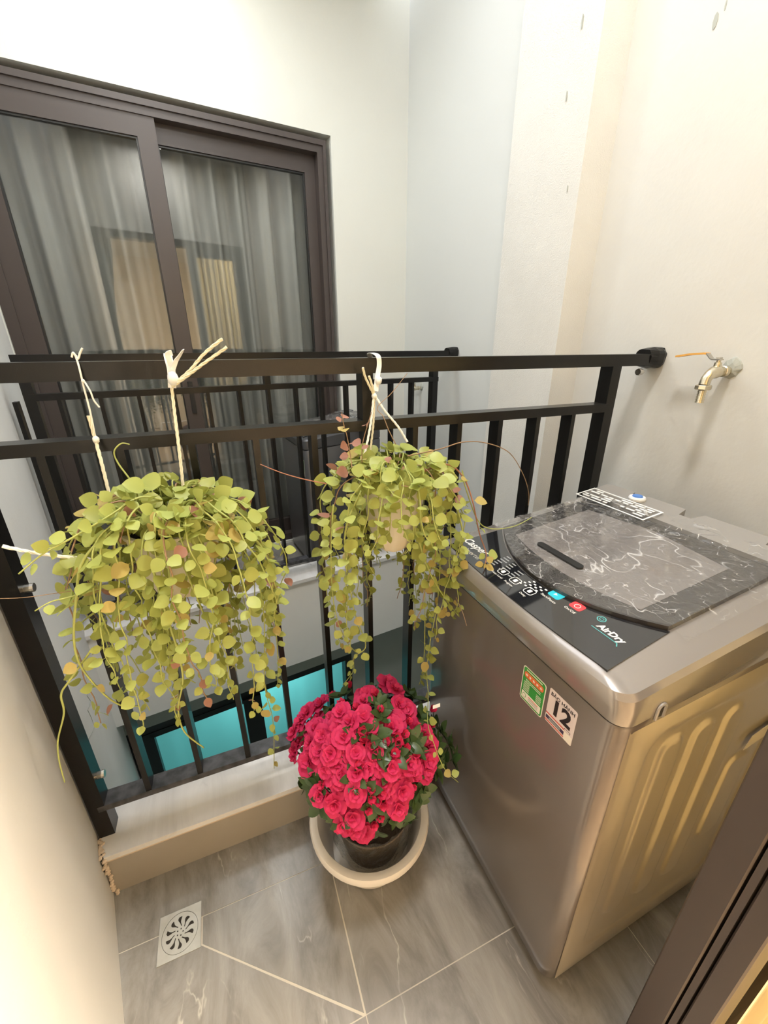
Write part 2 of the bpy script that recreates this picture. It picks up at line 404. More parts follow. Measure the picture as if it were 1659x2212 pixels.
# floor with its tiles
floor = MB().prism([(xleft(-0.02)-0.02, -0.02), (1.235, -0.02), (1.285, 0.95), (xleft(0.95)-0.02, 0.95)], -0.12, -0.0010).build('floor', 'grout')
struct(floor, 'grey marbled balcony floor tiles with pale joints')
g = 0.0012
def lx(y): return xleft(y)-0.005
tiles = [
    [(lx(0.712)+.002, 0.712+g), (0.113-g, 0.712+g), (0.113-g, 0.93), (lx(0.93)+.002, 0.93)],
    [(lx(0.712)+.002, 0.712-g), (lx(0.40)+.002, 0.40+g), (0.1055, 0.40+g), (-0.2225, 0.6545), (-0.2225, 0.712-g)],
    [(-0.219, 0.655+g), (0.110, 0.403+g), (0.113-g, 0.712-g), (-0.219, 0.712-g)],
    [(0.113+g, 0.40+g), (0.771-g, 0.40+g), (0.771-g, 0.93), (0.113+g, 0.93)],
    [(0.113+g, -0.02), (0.771-g, -0.02), (0.771-g, 0.40-g), (0.113+g, 0.40-g)],
    [(lx(-0.02)+.002, -0.02), (0.113-g, -0.02), (0.113-g, 0.40-g), (lx(0.40)+.002, 0.40-g)],
    [(0.771+g, 0.40+g), (1.262, 0.40+g), (1.262, 0.93), (0.771+g, 0.93)],
    [(0.771+g, -0.02), (1.24, -0.02), (1.24, 0.40-g), (0.771+g, 0.40-g)]]
for k, t in enumerate(tiles):
    MB().prism(t, -0.010, 0.0).build('floor_tile', 'grey_tile', floor)

# walls
wl = MB().prism([(xleft(-0.06)-0.2, -0.06), (xleft(-0.06), -0.06), (xleft(0.985), 0.985), (xleft(0.985)-0.2, 0.985)], -0.4, ZC).build('wall_left', 'near_plaster')
struct(wl, 'warm cream plastered wall at the left end of the railing')
y0, y1 = 0.985, 3.1
wl2 = MB().prism([(xleft(y0)-0.2, y0), (xleft(y0), y0), (xleft(y1), y1), (xleft(y1)-0.2, y1)], ZB, 4.4).build('wall_left', 'brightened_white_plaster')
struct(wl2, 'white plastered side wall of the light well beyond the railing post')
wr = MB().prism([(xright(-0.06), -0.06), (xright(-0.06)+0.2, -0.06), (xright(1.26)+0.2, 1.26), (xright(1.26), 1.26)], ZB, 4.4).build('wall_right', 'near_plaster')
struct(wr, 'cream plastered wall that carries the brass tap')
wr2 = MB().prism([(xright(1.26), 1.26), (xright(1.26)+0.2, 1.26), (xright(3.3)+0.2, 3.3), (xright(3.3), 3.3)], ZB, 4.4).build('wall_right', 'pale_plaster')
struct(wr2, 'smooth pale wall on the right beyond the stippled pilaster')
# pilaster standing proud of the right wall between the two balconies
pa, pb, px_ = 1.235, 1.62, 1.155
pil = MB().prism([(px_, pa), (xright(pa)+0.05, pa), (xright(pb)+0.05, pb), (px_+0.008, pb)], ZB, 4.4).build('trim_1', 'stippled_plaster')
struct(pil, 'rough stippled white pilaster standing proud of the right wall')
ch = MB()
random.seed(4)
for k, (u, v, sx, sz) in enumerate([(1258, 47, .003, .018), (1224, 208, .002, .014), (1546, 45, .006, .016), (1226, 408, .0015, .01), (1568, 12, .002, .01)]):
    p = onx(u, v, px_ if u < 1300 else 1.262)
    a = [Vector((-0.0015, sx*math.cos(t), sz*math.sin(t))) for t in [i*math.pi/4 for i in range(8)]]
    ch.loft([[p+q for q in a], [p+q*.8+Vector((0.004, 0, 0)) for q in a]])
ch.build('plaster_pockmark', 'grey_wall', pil)
# far wall (with the opening of the far sliding door)
DS0, DS1, DZ0, DZ1 = -2.10, -0.395, 0.02, 2.455
SL = -2.12
wf = MB()
for (sa, sb, za, zb) in ((DS1, 0.22, 0.0, 4.4), (SL-0.25, DS1, DZ1, 4.4), (SL-0.25, DS0, 0.0, DZ1), (DS0, DS1, -0.15, DZ0)):
    wf.obox(far(sa, DF, za), EF*(sb-sa), NF*0.16, Vector((0, 0, zb-za)))
wf = wf.build('wall_far', 'cream_plaster')
struct(wf, 'cream plastered wall around the far sliding door')
ff = MB().obox(far(SL-0.2, 0.012, -0.14), EF*2.32, NF*0.93, Vector((0, 0, 0.14))).build('floor', 'grey_tile')
struct(ff, 'grey tiled floor of the balcony opposite')
# fascia beam of the far balcony
s0f, z_lo = SL+0.02, -0.40
fas = MB().obox(far(SL-0.15, 0.0, z_lo), EF*2.17, NF*0.14, Vector((0, 0, 0.545))).build('wall_far_fascia', 'brightened_white_plaster')
struct(fas, 'cream plastered slab edge below the marble sill opposite')
fm = MB().obox(far(SL-0.1, -0.018, 0.146), EF*2.12, NF*0.165, Vector((0, 0, 0.02))).build('trim_2', 'white_marble')
struct(fm, 'white marble sill under the railing opposite')
# crack in the white plaster and the ragged joint under the marble opposite
def onleft(u, v):
    r = ray(u, v); n = Vector((1, 0.246, 0)); p0 = Vector((xleft(1.5)+.0004, 1.5, 0)); return CAM + r*((p0-CAM).dot(n)/r.dot(n))
MB().tube([onleft(u, v) for u, v in ((183, 1450), (188, 1468), (192, 1483), (188, 1503), (195, 1514), (193, 1525), (189, 1534), (197, 1550), (204, 1570), (198, 1585), (191, 1597))], .0011, 4).build('plaster_crack', 'grey_wall', wl2)
random.seed(12)
MB().tube([far(-2.0+.05*k, -.0005, .143+random.uniform(-.004, .002)) for k in range(40)], [random.uniform(.0012, .0035) for k in range(40)], 4).build('open_joint', 'dark_hole', fas)
# lower storey behind the well: recessed grey wall with a window
RB = 0.24
lw = MB()
sjl = onfar(236, 1640, 0.0)[0]
lw.obox(far(SL-0.25, 0.0, ZB), EF*(sjl-SL+0.25), NF*0.5, Vector((0, 0, z_lo-ZB)))
lw.build('wall_far_column', 'brightened_white_plaster'); struct(bpy.data.objects['wall_far_column'], 'cream plastered column beside the lower teal window')
sw0 = onfar(253, 1600, RB)[0]; sw1 = onfar(762, 1480, RB)[0]; wz1 = onfar(470, 1517, RB)[1]; wz0 = wz1-1.3
gw = MB()
gw.obox(far(sw1, RB, ZB), EF*(0.12-sw1), NF*0.15, Vector((0, 0, z_lo-ZB)))
gw.obox(far(sjl-0.02, RB, wz1), EF*(sw1-sjl+0.02), NF*0.15, Vector((0, 0, z_lo-wz1)))
gw.obox(far(sjl-0.02, RB, ZB), EF*(sw1-sjl+0.02), NF*0.15, Vector((0, 0, wz0-ZB)))
gw = gw.build('wall_far_lower', 'grey_wall'); struct(gw, 'grey recessed wall around the lower teal window')
wellb = MB().box((-1.6, 0.9, ZB-0.1), (1.6, 3.6, ZB)).build('floor', 'grey_wall'); struct(wellb, 'dim grey ground at the bottom of the light well')
nb = MB().box((-0.9, 0.80, ZB), (1.4, 0.99, -0.12)).build('wall_near_lower', 'cream_plaster'); struct(nb, 'plastered slab edge under our railing')
# ceilings over the two balconies
c1 = MB().prism([(xleft(-0.06), -0.06), (xright(-0.06), -0.06), (xright(0.98), 0.98), (xleft(0.98), 0.98)], ZC, ZC+0.12).build('ceiling', 'white_ceiling'); struct(c1, 'white ceiling over our balcony')
c2 = MB().obox(far(SL-0.1, 0.0, ZC), EF*2.1, NF*DF, Vector((0, 0, 0.12))).build('ceiling', 'white_ceiling'); struct(c2, 'white ceiling over the balcony opposite')

# curb under our railing
curb = thing('trim_3', 'taupe painted curb with a white marble cap under the railing', None, (0.4, 0.852, 0.0), kind='structure')
MB().prism([(xleft(0.852)+.002, 0.852), (1.255, 0.852), (1.258, 0.97), (xleft(0.97)+.002, 0.97)], -0.02, 0.128).build('curb_body', 'taupe_paint', curb)
MB().prism([(xleft(0.8505)+.004, 0.8505), (1.255, 0.8505), (1.256, 0.86), (xleft(0.86)+.004, 0.86)], 0.128, 0.133).build('mortar_joint', 'mortar', curb)
MB().prism([(xleft(0.850)+.010, 0.850), (1.257, 0.850), (1.260, 1.0), (xleft(1.0)+.004, 1.0)], 0.133, 0.149).build('marble_cap', 'white_marble', curb)
random.seed(9)
m_ = MB()
for k in range(26):
    t = k/25; y = 0.905-0.06*t-random.uniform(0, .004); z = 0.15 if t < .9 else 0.12
    c = Vector((xleft(y)+random.uniform(.002, .012), y, z)); r = random.uniform(.003, .007)
    m_.lathe([(r*.3, -r*.5), (r, 0), (r*.4, r*.45)], c, 6)
for k in range(14):
    z = 0.14*(1-k/13); c = Vector((xleft(0.848)+random.uniform(.004, .012), 0.848, z)); r = random.uniform(.004, .008)
    m_.lathe([(r*.3, -r*.7), (r, 0), (r*.4, r*.7)], c, 6)
m_.build('mortar_crumbs', 'mortar', curb, kind='stuff')

# ------------------------------------------------------------------ our door wall, door and the room behind
wn = MB()
wn.box((xleft(YD)-0.2, -0.02, 2.41), (1.46, YD, ZC)); wn.box((1.19, -0.02, 0.0), (1.46, YD, 2.41))
wn = wn.build('wall_near', 'near_plaster'); struct(wn, 'plastered wall over our balcony door')
nd = thing('door_1', 'brown aluminium sliding door frame at the lower right', None, (0.58, 0.09, 0), kind='structure')
MB().box((-0.268, 0.035, 2.35), (1.19, 0.165, 2.41)).build('head_rail', 'brown_aluminium', nd)
MB().box((-0.268, 0.035, 0.0), (-0.225, 0.165, 2.35)).build('door_jamb', 'brown_aluminium', nd)
MB().box((1.145, 0.035, 0.0), (1.19, 0.165, 2.35)).build('door_jamb', 'brown_aluminium', nd)
MB().box((0.56, 0.035, -0.003), (1.145, 0.165, 0.012)).build('bottom_track', 'brown_aluminium', nd)
for (ya, yb, xs) in ((0.124, 0.168, 0.580), (0.0805, 0.1095, 0.582)):
    sash = MB()
    sash.bbox((xs, ya, 0.012), (xs+0.07, yb, 2.35), 0.004)
    sash = sash.build('sash_stile', 'brown_aluminium', nd)
    MB().box((1.075, ya, 0.012), (1.145, yb, 2.35)).build('sash_stile', 'brown_aluminium', nd)
    MB().box((xs+0.07, ya, 0.012), (1.075, yb, 0.10)).build('sash_rail', 'brown_aluminium', nd)
    MB().box((xs+0.07, ya, 2.27), (1.075, yb, 2.35)).build('sash_rail', 'brown_aluminium', nd)
    MB().box((xs+0.07, (ya+yb)/2-0.003, 0.10), (1.075, (ya+yb)/2+0.003, 2.27)).build('glass_pane', 'window_glass', nd)
MB().box((0.5815, 0.1122, 0.012), (0.62, 0.1205, 2.35)).build('interlock_strip', 'brown_aluminium', nd)

for nm, lb, m_, bx in (('floor', 'warm wooden floor of the room behind the camera', 'room_floor', [((-2.0, -3.4, -0.02), (2.2, -0.02, -0.008))]),
                       ('wall_back', 'warm back wall of the room behind the camera', 'warm_wall', [((-2.0, -3.5, 0), (2.2, -3.4, 2.75))]),
                       ('wall_room_left', 'warm left wall of the room behind the camera', 'warm_wall', [((-2.1, -3.4, 0), (-2.0, -0.02, 2.75))]),
                       ('wall_room_right', 'warm right wall of the room behind the camera', 'warm_wall', [((2.2, -3.4, 0), (2.3, -0.02, 2.75))]),
                       ('ceiling', 'white ceiling of the room behind the camera', 'white_ceiling', [((-2.0, -3.4, 2.75), (2.2, -0.02, 2.85))]),
                       ('wall_room_front', 'warm wall beside the balcony door inside the room', 'warm_wall', [((-2.0, -0.05, 2.41), (2.2, -0.02, 2.75)), ((-2.0, -0.05, 0), (-0.45, -0.02, 2.41)), ((1.22, -0.05, 0), (2.2, -0.02, 2.41))])):
    q = MB()
    for lo, hi in bx: q.box(lo, hi)
    struct(q.build(nm, m_), lb)
cab = thing('tall_cabinet', 'white tall kitchen cabinet inside the room', 'cabinet', (-0.2, -3.1, 0))
MB().box((-0.75, -3.38, 0.0), (0.35, -2.85, 2.3)).build('cabinet_body', 'white_laminate', cab)
for xa, xb, za, zb in ((-0.74, -0.205, 0.1, 1.5), (-0.195, 0.34, 0.1, 1.5), (-0.74, -0.205, 1.52, 2.28), (-0.195, 0.34, 1.52, 2.28)):
    d = MB().box((xa, -2.85, za), (xb, -2.83, zb)).build('cabinet_door', 'white_laminate', cab)
    MB().box(((xa+xb)/2-.05, -2.83, za+.05), ((xa+xb)/2+.05, -2.815, za+.06)).build('handle', 'steel', d)

def curtain(name, label, m, p0, p1, z0, z1, folds, amp, n=14, gather=None):
    p0, p1 = Vector(p0), Vector(p1); dv = p1-p0; nn = Vector((-dv.y, dv.x, 0)).normalized()
    def fn(a, b):
        ph = a*folds*2*math.pi + 0.7*math.sin(a*9.0)
        wob = math.sin(ph) + 0.35*math.sin(2.3*ph+1)
        aa = a
        if gather: aa = a*(1-gather*math.sin(math.pi*min(1, max(0, (b-.05)/.75)))) 
        return p0 + dv*aa + nn*amp*wob*(0.85+0.3*b) + Vector((0, 0, z1+(z0-z1)*b))
    o = MB().grid(fn, folds*n, 14).build(name, m, smooth=True, angle=180)
    return tag(o, label, 'curtain')
curtain('curtain', 'cream curtain gathered behind our door frame, lower right corner', 'cream_curtain_cloth', (0.60, 0.062, 0), (1.30, 0.000, 0), 0.01, 2.40, 12, 0.005)
curtain('curtain', 'dark grey curtain at the left of our doorway', 'dark_curtain_cloth', (-0.45, -0.11, 0), (-0.10, -0.11, 0), 0.02, 2.40, 5, 0.025, gather=0.3)

# ------------------------------------------------------------------ far sliding door with its curtain
fd = thing('door_2', 'dark brown sliding glass door of the balcony opposite', None, far(-1.2, DF, 0.0), B, kind='structure')
def fbox(name, m, sa, sb, da, db, za, zb, parent=fd):
    return MB().obox(far(sa, DF+da, za), EF*(sb-sa), NF*(db-da), Vector((0, 0, zb-za))).build(name, m, parent)
fo1, fz1 = -0.425, 2.43
fbox('head_frame', 'brown_aluminium', DS0, fo1, 0.015, 0.125, 2.372, fz1)
fbox('head_lip', 'brown_aluminium', DS0, fo1+.0, 0.005, 0.02, 2.405, fz1)
fbox('side_frame', 'brown_aluminium', fo1-0.05, fo1, 0.015, 0.125, DZ0, 2.372)
fbox('side_lip', 'brown_aluminium', fo1-0.018, fo1, 0.005, 0.02, DZ0, 2.405)
fbox('side_frame', 'brown_aluminium', DS0, DS0+0.05, 0.015, 0.125, DZ0, 2.372)
fbox('bottom_track', 'brown_aluminium', DS0+.05, fo1-.05, 0.015, 0.125, DZ0, DZ0+0.05)
# left sash (front track), right sash (rear track)
SR = -1.30
for (sa, sb, da, db, st0, st1) in ((DS0+0.05, SR, 0.022, 0.062, 0.08, 0.085), (SR-0.075, fo1-0.05, 0.072, 0.112, 0.075, 0.062)):
    ztop, zbot, rt, rb = 2.372, DZ0+0.05, 0.085, 0.10
    fbox('sash_stile', 'brown_aluminium', sa, sa+st0, da, db, zbot, ztop)
    fbox('sash_stile', 'brown_aluminium', sb-st1, sb, da, db, zbot, ztop)
    fbox('sash_rail', 'brown_aluminium', sa+st0, sb-st1, da, db, ztop-rt, ztop)
    fbox('sash_rail', 'brown_aluminium', sa+st0, sb-st1, da, db, zbot, zbot+rb)
    fbox('glazing_gasket', 'black_plastic', sa+st0, sb-st1, da+.008, db-.008, ztop-rt-.008, ztop-rt)
    fbox('glazing_gasket', 'black_plastic', sb-st1-.008, sb-st1, da+.008, db-.008, zbot+rb, ztop-rt)
    fbox('glazing_gasket', 'black_plastic', sa+st0, sa+st0+.008, da+.008, db-.008, zbot+rb, ztop-rt)
    fbox('glass_pane', 'window_glass', sa+st0, sb-st1, da+.017, da+.023, zbot+rb, ztop-rt)
fbox('door_lock', 'black_plastic', SR-0.055, SR-0.03, 0.012, 0.022, 0.98, 1.16)
# room behind the far door
for nm, lb, (sa, sb, da, db, za, zb) in (('wall_far_room', 'dark back wall of the rooms behind the far curtain', (SL-0.6, 0.5, 2.0, 2.1, ZB, 2.8)),
                                         ('wall_far_room_left', 'left wall of the rooms behind the far curtain', (SL-0.7, SL-0.6, 0.14, 2.1, ZB, 2.8)),
                                         ('wall_far_room_right', 'right wall of the rooms behind the far curtain', (0.4, 0.5, 0.9, 2.0, ZB, 2.8)),
                                         ('ceiling', 'ceiling of the room behind the far curtain', (SL-0.6, 0.4, DF+0.16, 2.0, 2.7, 2.8)),
                                         ('floor', 'floor slab of the room behind the far curtain', (SL-0.6, 0.4, 0.95, 2.0, -0.14, 0.0)),
                                         ('floor', 'floor of the room downstairs behind the turquoise curtain', (SL-0.6, 0.4, 0.4, 2.0, ZB-0.1, ZB))):
    struct(MB().obox(far(sa, da, za), EF*(sb-sa), NF*(db-da), Vector((0, 0, zb-za))).build(nm, 'grey_wall'), lb)
pc0, pc1 = far(DS0-0.02, DF+0.21, 0), far(-0.40, DF+0.21, 0)
curtain('curtain', 'grey pleated curtain hanging behind the far sliding glass door', 'grey_curtain_cloth', pc0, pc1, 0.03, 2.44, 11, 0.060)

# lower teal window
lwn = thing('window_1', 'black framed lower window with turquoise blinds below the slab opposite', None, far((sw0+sw1)/2, RB, wz0), B, kind='structure')
def lbox(name, m, sa, sb, da, db, za, zb):
    return MB().obox(far(sa, RB+da, za), EF*(sb-sa), NF*(db-da), Vector((0, 0, zb-za))).build(name, m, lwn)
lbox('window_frame', 'black_plastic', sw0, sw1, 0.0, 0.07, wz1-0.045, wz1)
lbox('window_frame', 'black_plastic', sw1-0.05, sw1, 0.0, 0.07, wz0, wz1-0.045)
lbox('window_frame', 'black_plastic', sw0, sw0+0.05, 0.0, 0.07, wz0, wz1-0.045)
sm0 = onfar(522, 1500, RB)[0]; sm1 = onfar(560, 1487, RB)[0]
sl0 = onfar(302, 1585, RB)[0]; sl1 = onfar(320, 1580, RB)[0]
lbox('window_mullion', 'black_plastic', sm0, sm1, -0.02, 0.05, wz0, wz1-0.045)
lbox('window_mullion', 'black_plastic', sl0, sl1+.02, -0.005, 0.05, wz0, wz1-0.045)
lbox('sash_bar', 'black_plastic', sl1, sm0, -0.005, 0.05, wz1-0.085, wz1-0.045)
lbox('dark_opening', 'dark_hole', sw0+0.05, sl0, 0.02, 0.03, wz0, wz1-0.045)
lbox('glass_pane', 'window_glass', sl1+.02, sm0, 0.02, 0.026, wz0, wz1-0.085)
lbox('glass_pane', 'window_glass', sm1, sw1-0.05, 0.03, 0.036, wz0, wz1-0.045)
curtain('curtain', 'turquoise curtain behind the lower window', 'teal_curtain_cloth', far(sl0, RB+0.13, 0), far(sw1, RB+0.13, 0), wz0, wz1, 4, 0.006)

# ------------------------------------------------------------------ lamps
def lamp(name, label, loc, power, col, r=0.14):
    t = thing(name, label, 'lamp', (loc[0], loc[1], loc[2]))
    MB().lathe([(r*1.02, 0.0), (r*1.05, -0.02), (r*1.02, -0.045), (r*0.94, -0.045)], loc, 40, True, False).build('lamp_rim', 'white_laminate', t, True)
    mn = name+'_glow'
    if mn not in MAT: mat(mn, (0.9, 0.9, 0.9), 0.5, emit=(*col, 6.0))
    MB().lathe([(r*0.95, -0.042), (r*0.8, -0.050), (r*0.3, -0.053)], loc, 40).build('lamp_diffuser', mn, t, True)
    L = bpy.data.lights.new(name, 'AREA'); L.shape = 'DISK'; L.size = 2*r; L.energy = power; L.color = col
    o = bpy.data.objects.new('lamp_light', L); link(o, t, Matrix.Translation((0, 0, -0.06)))
    return t
lamp('ceiling_lamp', 'round white ceiling lamp over our balcony', (0.34, 0.46, ZC), LAMP_NEAR, C_NEAR)
lamp('ceiling_lamp', 'round cool ceiling lamp over the balcony opposite', (-0.05, 2.30, ZC), LAMP_FAR, C_FAR)
lamp('room_lamp', 'round warm ceiling lamp in the room behind the camera', (1.70, -0.50, 2.745), LAMP_ROOM, C_ROOM, 0.28)
lamp('lower_lamp', 'ceiling lamp behind the turquoise curtain downstairs', (0.0, 2.80, -0.35), LAMP_BELOW, (1, 1, 1), 0.2)

# ================================================================== RAILINGS
def railing(label, P0, ex, ey, s_left, s_right, bars, posts, short, wall_s, zbase, bolts, group):
    """posts/bars along ex measured from P0; front face at P0, depth along ey"""
    P0, ex, ey = Vector(P0), Vector(ex), Vector(ey); zz = Vector((0, 0, 1))
    t = thing('balcony_railing', label, 'railing', P0+ex*((s_left+s_right)/2)+zz*zbase, math.atan2(ex.y, ex.x), group)
    dep = 0.045
    def part(name, sa, sb, za, zb, d0=0.0, d1=dep, m='black_paint'):
        return MB().obox(P0+ex*sa+ey*d0+zz*za, ex*(sb-sa), ey*(d1-d0), zz*(zb-za)).build(name, m, t)
    part('top_rail', s_left, wall_s-0.004, 1.294, 1.326, -0.002, dep+0.002)
    part('middle_rail', s_left+.02, s_right, 1.166, 1.190)
    part('bottom_rail', s_left+.02, s_right, 0.243, 0.261, 0, dep, 'dusty_black_paint')
    for (a, w) in posts: part('post', a-w/2, a+w/2, zbase, 1.294, 0.001, dep-.001)
    for a in short: part('short_post', a-.013, a+.013, 1.190, 1.294, 0.001, dep-.001)
    for a in bars: part('baluster', a-.0068, a+.0068, 0.261, 1.166, 0.002, dep-.002)
    # rough black patch where the rail enters the wall
    random.seed(3)
    L = []
    for k, (dx, sc_) in enumerate(((-0.045, .82), (-0.02, 1.0), (0.0, 1.05), (0.012, 1.0))):
        ring = []
        for j in range(20):
            a = 2*math.pi*j/20; c_, s_ = math.cos(a), math.sin(a)
            q = max(abs(c_), abs(s_)); rr = sc_*(0.75+0.25/q)*random.uniform(.93, 1.05)
            ring.append(P0+ex*(wall_s-0.012+dx)+ey*(dep*.5+c_*rr*0.033)+zz*(1.312+s_*rr*0.027+(.006 if s_ > 0 else 0)))
        L.append(ring)
    MB().loft(L).build('wall_bracket', 'black_paint', t)
    for b_ in bolts:
        p, ax = Vector(b_[0]), Vector(b_[1])
        MB().tube([p, p+ax*.010, p+ax*.0102, p+ax*.020, p+ax*.0202, p+ax*.026], [.0045, .0045, .009, .009, .010, .009], 12).build('bolt', 'steel', t)
    return t
XP = xleft(0.905)
nb_x = [0.95-0.1262*k for k in range(11)]
railing('black steel balcony railing in front that the plants hang from', (0, 0.905, 0), (1, 0, 0), (0, 1, 0), XP+0.004, 1.075, nb_x,
        [(XP+0.022, 0.036), (1.083, 0.034)], [0.322], xright(0.92), 0.149,
        [((-0.424, 0.928, 0.897), (1, 0.0, 0)), ((-0.424, 0.928, 0.345), (1, 0, 0)), ((-0.424, 0.928, 1.135), (1, 0, 0)), ((1.19, 0.905, 1.277), (-1, -0.1, 0))], None)
fs = [-0.155+0.0]
fb = [-0.29-0.1305*k for k in range(14)]
pf0 = far(0, 0.03, 0)
railing('black steel railing of the balcony opposite behind the plants', pf0, EF, NF, SL+0.16, -0.125, fb,
        [(SL+0.18, 0.034), (-0.145, 0.034)], [fb[6]], -0.004, 0.166, [], None)

# ================================================================== WASHING MACHINES
def washer(loc, rz, label, full, body_m, cover_m, side_m, sx=1.0, sz=1.0):
    D, Wd = 0.575*sx, 0.575*sx
    zs = lambda x: (0.812+0.05*x)*sz
    fold = lambda x: (0.862+0.115*x)*sz
    top = lambda x, y=0: (0.880+0.13*x)*sz
    t = thing('washing_machine', label, 'washing machine', loc, rz)
    R0 = 0.028
    def loop(x0, x1, y0, y1, r, zf, bow=0.0):
        return [(x, y, zf(x)) for x, y in rrect(x0, x1, y0, y1, r, 6, 10, bow)]
    b = MB().loft([loop(.016, D-.01, .016, Wd-.016, R0, lambda x: .022), loop(.006, D-.004, .006, Wd-.006, R0, lambda x: .035), loop(0.001, D, 0.001, Wd-.001, R0, lambda x: .09),
                   loop(0, D, 0, Wd, R0, lambda x: .35), loop(0, D, 0, Wd, R0, lambda x: zs(x)-.008), loop(.003, D-.003, .003, Wd-.003, R0, lambda x: zs(x)-.003)])
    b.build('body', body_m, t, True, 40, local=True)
    for fx, fy in ((.05, .05), (.05, Wd-.05), (D-.05, .05), (D-.05, Wd-.05)):
        MB().lathe([(.022, 0), (.022, .01), (.015, .012), (.015, .026)], (fx, fy, 0), 14).build('foot', 'black_plastic', t, True, local=True)
    c = MB().loft([loop(.003, D-.003, .003, Wd-.003, R0, zs), loop(-.001, D, -.001, Wd+.001, R0, lambda x: zs(x)+.004),
                   loop(-.003, D, -.002, Wd+.002, R0, lambda x: zs(x)+.03, .008),
                   loop(-.002, D-.002, .002, Wd-.002, R0, fold, .012), loop(.001, D-.004, .009, Wd-.009, R0, lambda x: fold(x)+.009*sz, .012),
                   loop(.006, D-.008, .030, Wd-.030, R0, lambda x: fold(x)+.0145*sz, .012), loop(.012, D-.012, .055, Wd-.055, R0*.8, top, .012)])
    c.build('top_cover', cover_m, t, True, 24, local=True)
    # control panel and lid
    lidf = lambda y: (.084+.080*((y/sx-.285)/.22)**2)*sx
    ya, yb = .062*sx, .512*sx
    N = 18
    fr_ = [(.014*sx-.013*(1-((2*y-Wd)/(Wd))**2)+.004, y) for y in [ya-.010+(yb-ya+.020)*k/N for k in range(N+1)]]
    bk_ = [(lidf(y)-.002, y) for y in [yb-(yb-ya)*k/N for k in range(N+1)]]
    pan = MB().prism(fr_[::-1]+bk_[::-1], lambda x, y: top(x)-.004, lambda x, y: top(x)+.0025).build('control_panel', 'panel_glass', t, local=True)
    lb = .462*sx
    lid_f = [(lidf(y)+.001, y) for y in [ya+.004+(yb-ya-.008)*k/N for k in range(N+1)]]
    lid = MB().prism(lid_f[::-1]+[(lb, ya+.004), (lb, yb-.004)], lambda x, y: top(x)-.004, lambda x, y: top(x)+.010).build('lid', 'lid_frame', t, local=True)
    wy0, wy1 = ya+.055*sx, yb-.055*sx
    wf_ = [(lidf(y)*.55+.092*sx, y) for y in [wy0+(wy1-wy0)*k/N for k in range(N+1)]]
    MB().prism(wf_[::-1]+[(.40*sx, wy0), (.425*sx, (wy0+wy1)/2), (.40*sx, wy1)], lambda x, y: top(x)+.006, lambda x, y: top(x)+.0106).build('lid_window', 'lid_window', lid, local=True)
    # rear deck with its two notches
    dk = [(.470*sx, .035*sx), (D-.014, .035*sx), (D-.008, .05*sx)]
    for (n0, n1) in ((.10, .135), (.27, .315), (.415, .455)):
        dk += [(D-.008, n0*sx), (D-.045*sx, (n0+.008)*sx), (D-.045*sx, (n1-.008)*sx), (D-.008, n1*sx)]
    dk += [(D-.008, .525*sx), (D-.014, .54*sx), (.470*sx, .54*sx)]
    MB().prism(dk, lambda x, y: top(x)-.004, lambda x, y: top(x)+.016).build('rear_deck', 'machine_deck' if full else cover_m, t, local=True)
    # loose plastic film over lid and panel edge
    ss_ = lambda q: (lambda t: t*t*(3-2*t))(min(1, max(0, q)))
    def film(a, b_):
        y = (.036+(.560-.036)*a)*sx; x0 = lidf(min(max(y, ya), yb))+.002; x = x0+(.500*sx+.02*math.sin(a*5)-x0)*b_
        x += .004*noise.noise(Vector((a*9, b_*2, 3)))
        q = Vector((x*9+.4*math.sin(y*12), y*17-x*10, .5)); q2 = Vector((x*26+y*11, y*20, 2.2))
        w = abs(noise.noise(q)); w2 = abs(noise.noise(q2)); edge = ss_((b_-.55)/.4)+.5*ss_((a-.86)/.12)
        ridge = max(0, 1-w*7)*max(0, noise.noise(Vector((x*6, y*6, 9)))+.35); ridge2 = max(0, 1-w2*9)
        z = top(x)+.0122+.0035*ridge+.0015*ridge2+edge*(.006*(1-w*2.2)+.005*ridge+.003*ridge2+.002)
        if y < ya or y > yb: z = min(z, fold(x)+.026-.35*max(ya-y, y-yb)) if y > yb else min(z, top(x)+.008-.3*(ya-y))
        return Vector((x, y, max(z, top(x)+.0112 if ya < y < yb else fold(x)+.017)))
    MB().grid(film, 130, 110).build('plastic_film', 'plastic_film', t, True, 40, local=True)
    return t, lid, pan, top, zs, D, Wd

machine, lid, panel, mtop, mseam, MD, MW = washer((0.490, 0.279, 0), 0.0151, 'taupe top-load washing machine with film on its lid beside the azalea', True, 'machine_body', 'machine_cover', 'machine_side_warm_lit')
# --- pressed side panel facing us (height field on the y=0 side)
def rr_sd(x, z, x0, x1, z0, z1, r):
    qx = abs(x-(x0+x1)/2)-(x1-x0)/2+r; qz = abs(z-(z0+z1)/2)-(z1-z0)/2+r
    return math.hypot(max(qx, 0), max(qz, 0))+min(max(qx, qz), 0)-r
def ss(t): t = min(1, max(0, t)); return t*t*(3-2*t)
def press(a, b_):
    x = .024+(.551-.024)*a; z = .05+(mseam(x)-.010-.05)*b_
    e = min(a, 1-a, b_*1.2, (1-b_)*1.5)
    h = .0012*ss(e/.02)
    sd = rr_sd(x, z, .075, .50, .12, .772, .05); h -= .0034*ss(-sd/.012)
    for (xa, xb, za, zb) in ((.118, .175, .22, .735), (.205, .262, .22, .735), (.295, .352, .22, .735), (.385, .46, .30, .56)):
        s2 = rr_sd(x, z, xa, xb, za, zb, .026); h += .0046*ss((.006-s2)/.012)
    return Vector((x, -h-.0030*ss(e/.075)+.0004, z))
MB().grid(press, 150, 150).build('side_panel', 'machine_side_warm_lit', machine, True, 180, local=True)
